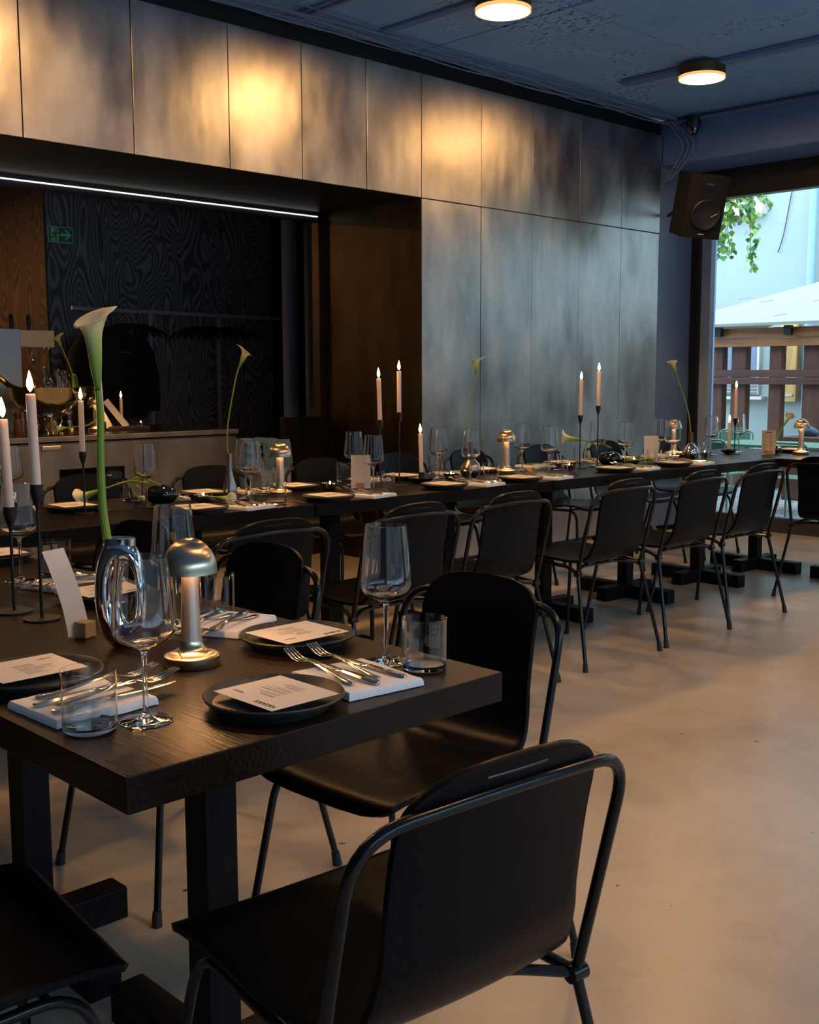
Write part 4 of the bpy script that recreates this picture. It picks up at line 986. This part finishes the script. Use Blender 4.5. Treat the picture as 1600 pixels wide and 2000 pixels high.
# bottles in the bowl
def bottle_bm():
    return lathe(B(), [(0, 0), (0.027, 0), (0.029, 0.004), (0.029, 0.12), (0.024, 0.145), (0.014, 0.165), (0.0125, 0.205), (0.015, 0.207), (0.015, 0.214), (0.0115, 0.214), (0.0105, 0.17), (0.02, 0.14), (0.026, 0.12), (0.026, 0.006), (0, 0.005)], 24)
G_B = 'clear bottles chilling in the silver bowls'
b0 = empty('glass_bottle', (0, 0, 0), 0, '', 'bottle', G_B)
obj('bottle_glass', bottle_bm(), M_GLASS, b0, auto=35)
obj('cap', lathe(B(), [(0.0165, 0.206), (0.0165, 0.214), (0.013, 0.218), (0, 0.218)], 18), M_STEEL, b0)
spots = [(3.13, 6.24, 1.12, -5, -16, 'tallest capped clear bottle above the front silver bowl'), (3.20, 6.22, 1.10, -10, -12, 'capped clear bottle second from left above front bowl'), (3.26, 6.30, 1.09, 5, -14, 'capped clear bottle third from left above front bowl'), (3.33, 6.46, 1.09, -10, -16, 'capped clear bottle between the two silver bowls'),
         (3.50, 6.58, 1.10, 10, -30, 'capped clear bottle leaning left in the rear bowl'), (3.55, 6.62, 1.07, 0, -40, 'capped clear bottle at right rim of the rear bowl'), (3.16, 6.16, 1.07, 10, -40, 'capped clear bottle lying low in the front bowl'), (3.10, 6.14, 1.06, 5, -48, 'lowest capped clear bottle at left of front bowl')]
for i, (x, y, z, a, b, lab) in enumerate(spots):
    o = b0 if i == 0 else dup(b0)
    o['label'] = lab
    o.location = (x+0.02, y, z-0.02); o.rotation_euler = (R(a), R(b), 0)
e = empty('champagne_bottle', (2.98, 6.22, 1.10), 0, 'dark champagne bottle leaning in the front silver bowl', 'bottle'); e.rotation_euler = (0, R(-50), R(-40))
obj('bottle_body', lathe(B(), [(0, 0), (0.04, 0), (0.043, 0.01), (0.043, 0.10), (0.03, 0.16), (0.016, 0.20), (0.0145, 0.26), (0, 0.26)], 28, (0, 0, -0.06)), M_BOTTLE, e)
obj('foil', lathe(B(), [(0.0150, 0.175), (0.0160, 0.20), (0.0165, 0.235), (0, 0.238)], 24), M_GOLD, e)
for i, (x, y) in enumerate(((3.045, 6.60), (3.085, 6.56))):
    tag(obj('pepper_mill', lathe(B(), [(0, 0), (0.026, 0), (0.027, 0.005), (0.026, 0.08), (0.018, 0.092), (0.022, 0.105), (0.024, 0.125), (0.014, 0.142), (0, 0.145)], 28, (x-0.12*(1-i), y-0.33, CZ)), M_BROWNCLAY), ('left' if i == 0 else 'right')+' brown clay jar below the silver bowl', 'jar', 'brown jars on the counter')
# tap tower
e = empty('beer_tap', (0, 0, 0), 0, 'steel and brass tap tower with black handles on counter', 'tap')
obj('column', box(B(), 2.93, 3.107, 6.57, 6.63, CZ, 1.531), mat('satin_steel', (0.36, 0.42, 0.46), 0.35, 0.9), e, smooth=False, bevel=0.002)
obj('spout_bar', box(B(), 3.107, 3.326, 6.57, 6.65, 1.423, 1.526), mat('satin_brass', (0.62, 0.42, 0.24), 0.38, 1.0), e, smooth=False, bevel=0.002)
for x in (3.07, 3.18):
    obj('tap_handle', lathe(B(), [(0.006, 1.52), (0.008, 1.54), (0.013, 1.56), (0.014, 1.61), (0.009, 1.62), (0, 1.62)], 16, (x, 6.61, 0)), M_BLACKP, e)
obj('nozzle', tube(B(), [(3.185, 6.60, 1.43), (3.185, 6.60, 1.37), (3.188, 6.58, 1.32)], 0.007, 10), M_CHROME, e)
for x in (3.26, 3.29): obj('screw', tube(B(), [(x, 6.58, 1.424), (x, 6.58, 1.412)], 0.004, 8), M_CHROME, e)
calla('closed white calla on a long stem above the silver bowls', [(3.42, 6.50, 1.16), (3.37, 6.45, 1.27), (3.31, 6.41, 1.37), (3.285, 6.40, 1.415)], 0.006, 0.085, R(40))
calla('white calla drooping over the front silver bowl rim', [(3.42, 6.48, 1.15), (3.36, 6.38, 1.24), (3.29, 6.28, 1.255), (3.235, 6.18, 1.215), (3.225, 6.15, 1.19)], 0.006, 0.10, R(40))
calla('calla curving low in front of the silver bowl foot', [(3.40, 6.28, 1.08), (3.38, 6.18, 1.01), (3.28, 6.08, 0.965), (3.16, 6.04, 0.955), (3.11, 6.03, 0.952)], 0.005, 0.10, R(60))
for i, (x, y, a, ln) in enumerate(((3.62, 6.35, -38, 0.21), (3.50, 6.35, -28, 0.13))):
    bm = B(); box(bm, -0.02, 0.02, -0.0008, 0.0008, 0, ln); 
    e = tag(obj('counter_card', bm, M_PAPER, smooth=False, loc=(x+0.06, y, CZ+0.02), rot=(0, R(a), R(-15))), ('wide' if i == 0 else 'narrow')+' leaning paper card beside the counter lamp', 'card', 'paper cards on the counter')
tag(obj('serving_box', box(B(), 3.55, 3.82, 6.30, 6.44, CZ, CZ+0.022), mat('dark_walnut', (0.05, 0.025, 0.015), 0.45), smooth=False, bevel=0.003), 'low dark wooden tray on the counter under the cards', 'tray')

# ------------------------------------------------------------ outdoors
struct('ground', box(B(), 8.36, 22, -14, 16, -0.12, -0.02), M_COBBLE, smooth=False)
e = empty('neighbour_house', (0, 0, 0), 0, 'pale mint rendered house across the courtyard', 'house')
obj('wall', box(B(), 14, 14.4, -8, 12, -0.02, 7.5), M_MINT, e, smooth=False)
M_DWIN = mat('dark_window_glass', (0.05, 0.10, 0.14), 0.1)
f = obj('upper_window', box(B(), 13.96, 14.0, 7.63, 8.9, 3.55, 4.8), M_WHITEPVC, e, smooth=False)
for a, b in ((7.66, 8.2), (8.26, 8.87)): obj('pane', box(B(), 13.95, 13.962, a, b, 3.58, 4.77), M_DWIN, f, smooth=False)
obj('sill', box(B(), 13.86, 14.0, 7.60, 8.95, 3.34, 3.42), M_WHITEPVC, e, smooth=False)
obj('sill_apron', box(B(), 13.93, 14.0, 7.63, 8.92, 3.42, 3.55), M_WHITEPVC, e, smooth=False)
f = obj('lower_window', box(B(), 13.95, 14.0, 7.62, 8.6, 0.97, 2.0), M_WHITEPVC, e, smooth=False)
obj('pane', box(B(), 13.94, 13.951, 7.66, 8.56, 1.19, 1.96), mat('dusky_glass', (0.10, 0.11, 0.16), 0.15), f, smooth=False)
bm = B()
for k in range(4): box(bm, 13.93, 13.951, 7.64, 8.58, 0.98+0.045*k, 1.0+0.045*k)
obj('louvre', bm, mat('dark_louvre', (0.10, 0.11, 0.13), 0.5), f, smooth=False)
obj('sill', box(B(), 13.86, 14.0, 7.52, 8.7, 0.905, 0.945), M_WHITEPVC, e, smooth=False)
s_ = obj('shutter', box(B(), 13.9, 13.97, 7.055, 7.31, 0.88, 1.95), M_SHUTTER, e, smooth=False, bevel=0.005)
obj('shutter_rail', box(B(), 13.885, 13.90, 7.10, 7.26, 0.955, 0.985), mat('cream_rail', (0.6, 0.5, 0.36), 0.6), s_, smooth=False)
obj('shutter_hinge', box(B(), 13.9, 13.95, 7.37, 7.41, 0.95, 1.25), M_BLACKP, e, smooth=False)
obj('downpipe', lathe(B(), [(0.055, 0.0), (0.055, 6.5)], 20, (13.88, 6.90, 0)), M_PIPE, e)
obj('brown_fascia', box(B(), 13.8, 14.0, 7.74, 9.5, 1.93, 2.085), M_FENCEY, e, smooth=False)
obj('loose_wire', tube(B(), spline([(13.98, 7.42, 2.83), (13.98, 7.35, 3.05), (13.98, 7.27, 3.5), (13.98, 7.2, 3.9), (13.98, 7.15, 4.4)], 4), 0.006, 5), M_BLACKP, e)

e = empty('timber_screen', (0, 0, 0), 0, 'red-brown timber lattice screen outside the window', 'fence')
ys = [(6.87, 6.70), (6.59, 6.41), (6.13, 5.99), (5.74, 5.40)]
y = 5.1
while y > -2: ys.append((y, y-0.15)); y -= 0.44
ys = [(7.25, 7.1)]+ys
for a, b in ys: obj('upright', box(B(), 11.45, 11.56, b, a, 0, 1.6), M_FENCE, e, smooth=False, bevel=0.004)
obj('cross_rail', box(B(), 11.40, 11.45, -2.3, 7.4, 1.213, 1.290), M_FENCEY, e, smooth=False, bevel=0.003)
obj('cross_rail', box(B(), 11.40, 11.45, -2.3, 7.4, 1.132, 1.208), M_FENCEY, e, smooth=False, bevel=0.003)
e = empty('canopy', (0, 0, 0), 0, 'white-sheeted timber canopy roof above the lattice screen', 'canopy')
obj('eave_beam', box(B(), 11.36, 11.48, -2.3, 7.4, 1.64, 1.745), M_PALETIMBER, e, smooth=False, bevel=0.004)
obj('eave_beam', box(B(), 11.38, 11.50, -2.3, 7.4, 1.545, 1.635), M_PALETIMBER, e, smooth=False, bevel=0.004)
for a in (6.69, 5.86, 5.0, 4.1, 3.2): obj('rafter_end', box(B(), 11.30, 11.36, a-0.04, a+0.04, 1.66, 1.76), M_BLACKP, e, smooth=False)
bm = B(); v = [bm.verts.new(p) for p in ((11.25, 7.45, 1.765), (11.25, -2.4, 1.765), (12.9, -1.0, 2.72), (12.9, 4.2, 2.72), (13.6, 7.45, 1.80))]
bm.faces.new((v[0], v[1], v[2], v[3])); bm.faces.new((v[0], v[3], v[4]))
ex = bmesh.ops.extrude_face_region(bm, geom=list(bm.faces)); 
for q in [g for g in ex['geom'] if isinstance(g, bmesh.types.BMVert)]: q.co.z += 0.03
obj('roof_sheet', bm, M_CANOPY, e, smooth=False)
bm = B()
for k in range(9):
    a = 6.7-k*0.32; u = rnd.uniform(0.08, 0.5)
    tube(bm, [(11.27+u+0.02*q, a-0.07*q, 1.765+0.58*(u+0.02*q)+0.045+0.01*math.sin(q*3)) for q in range(3)], 0.0016, 5)
obj('fallen_twigs', bm, mat('twig', (0.08, 0.05, 0.04), 0.8), e)
# vine
e = empty('hanging_vine', (0, 0, 0), 0, 'leafy green vine hanging over the window top left', 'vine')
bm = B(); st = B(); rv = random.Random(11)
def leaf(p, s):
    a = rv.uniform(0, 2*PI); t = rv.uniform(-0.9, 0.5)
    Mx = Matrix.Translation(p) @ Matrix.Rotation(a, 4, 'Z') @ Matrix.Rotation(t, 4, 'X')
    pts = [(0, 0), (0.45, 0.1), (0.62, 0.42), (0.38, 0.62), (0.3, 0.85), (0, 1.15), (-0.3, 0.85), (-0.38, 0.62), (-0.62, 0.42), (-0.45, 0.1)]
    c = bm.verts.new(Mx @ Vector((0, -0.5*s*0, 0.12*s)))
    vs = [bm.verts.new(Mx @ Vector((x*s, 0.0+0.08*s*abs(x), -y*s))) for x, y in pts]
    for i in range(len(vs)): bm.faces.new((c, vs[i], vs[(i+1) % len(vs)]))
strands = [((6.10, 3.3), (6.02, 2.40), 0.16, 90), ((5.98, 3.3), (5.88, 2.72), 0.10, 50), ((5.86, 3.3), (5.66, 2.70), 0.10, 60), ((5.72, 3.3), (5.655, 2.24), 0.05, 50), ((5.60, 3.3), (5.50, 2.80), 0.07, 22), ((6.25, 3.3), (6.2, 2.3), 0.2, 90), ((5.95, 3.0), (5.90, 2.42), 0.06, 18), ((5.08, 3.3), (5.05, 2.95), 0.03, 5)]
for (a0, z0), (a1, z1), sp, cnt in strands:
    tube(st, [(10.15, a0, z0), (10.13, (a0+a1)/2, (z0+z1)/2), (10.15, a1, z1+0.03)], 0.003, 5)
    for k in range(cnt*2):
        t = k/cnt/2; w_ = sp*(1-0.5*t)
        leaf(Vector((10.15+rv.uniform(-0.12, 0.12), a0+(a1-a0)*t+rv.uniform(-w_, w_), z0+(z1-z0)*t+rv.uniform(-0.03, 0.05))), rv.uniform(0.035, 0.06))
obj('vine_stem', st, mat('vine_stem', (0.1, 0.12, 0.03), 0.7), e)
obj('foliage', bm, M_LEAF, e, smooth=False)
# outdoor furniture
e = empty('outdoor_table', (9.75, 5.05, -0.02), 0, 'sage green outdoor table beyond the window', 'table')
obj('tabletop', box(B(), -0.35, 0.35, -0.6, 0.6, 0.60, 0.625), M_GREEN, e, smooth=False, bevel=0.005)
for sx in (-0.3, 0.3):
    for sy in (-0.55, 0.55): obj('leg', tube(B(), [(sx, sy, 0), (sx, sy, 0.60)], 0.015, 8), M_GREEN, e)
def garden_chair():
    e = empty('outdoor_chair', (9.3, 4.6, -0.02), R(-90), '', 'outdoor chair', 'sage green outdoor chairs')
    bm = B()
    for k in range(7): box(bm, -0.20, 0.20, -0.2+k*0.06, -0.155+k*0.06, 0.44, 0.452)
    obj('seat', bm, M_GREEN, e, smooth=False)
    obj('backrest', box(B(), -0.19, 0.19, -0.235, -0.225, 0.58, 0.78), M_GREEN, e, smooth=False, bevel=0.004)
    obj('back_frame', tube(B(), fillet([(-0.22, -0.2, 0.44), (-0.22, -0.25, 0.80), (0.22, -0.25, 0.80), (0.22, -0.2, 0.44)], 0.08), 0.013, 8), M_GREEN, e)
    for sx in (-0.21, 0.21):
        for sy in (-0.2, 0.2): obj('leg', tube(B(), [(sx, sy, 0.44), (sx*1.1, sy*1.15, 0)], 0.012, 8), M_GREEN, e)
    return e
g = garden_chair(); g['label'] = 'sage green outdoor chair left of others under the table line'; g.location = (9.05, 5.3, -0.02); g.scale = (0.88, 0.88, 0.86)
dup(g, (9.05, 4.55, -0.02), R(-90), 'sage green outdoor chair seen right of the far-row chairs')
dup(g, (10.35, 6.0, -0.02), R(90), 'sage green outdoor chair on the far side of outdoor table')
tag(obj('planter_box', box(B(), 10.6, 11.0, 4.2, 5.5, -0.02, 0.62), M_FENCEY, smooth=False, bevel=0.01), 'brown timber planter box beside the outdoor table', 'planter')
bm = B(); bmesh.ops.create_icosphere(bm, subdivisions=3, radius=0.085)
for v in bm.verts: v.co = Vector((v.co.x, v.co.y*1.3, v.co.z*0.7)) * (1+0.35*noise.noise(v.co*9))
tag(obj('grey_cloth_bundle', bm, mat('slate_cloth', (0.07, 0.08, 0.10), 0.9), loc=(10.8, 5.33, 0.67)), 'crumpled grey-blue cloth lying on the timber planter', 'cloth')
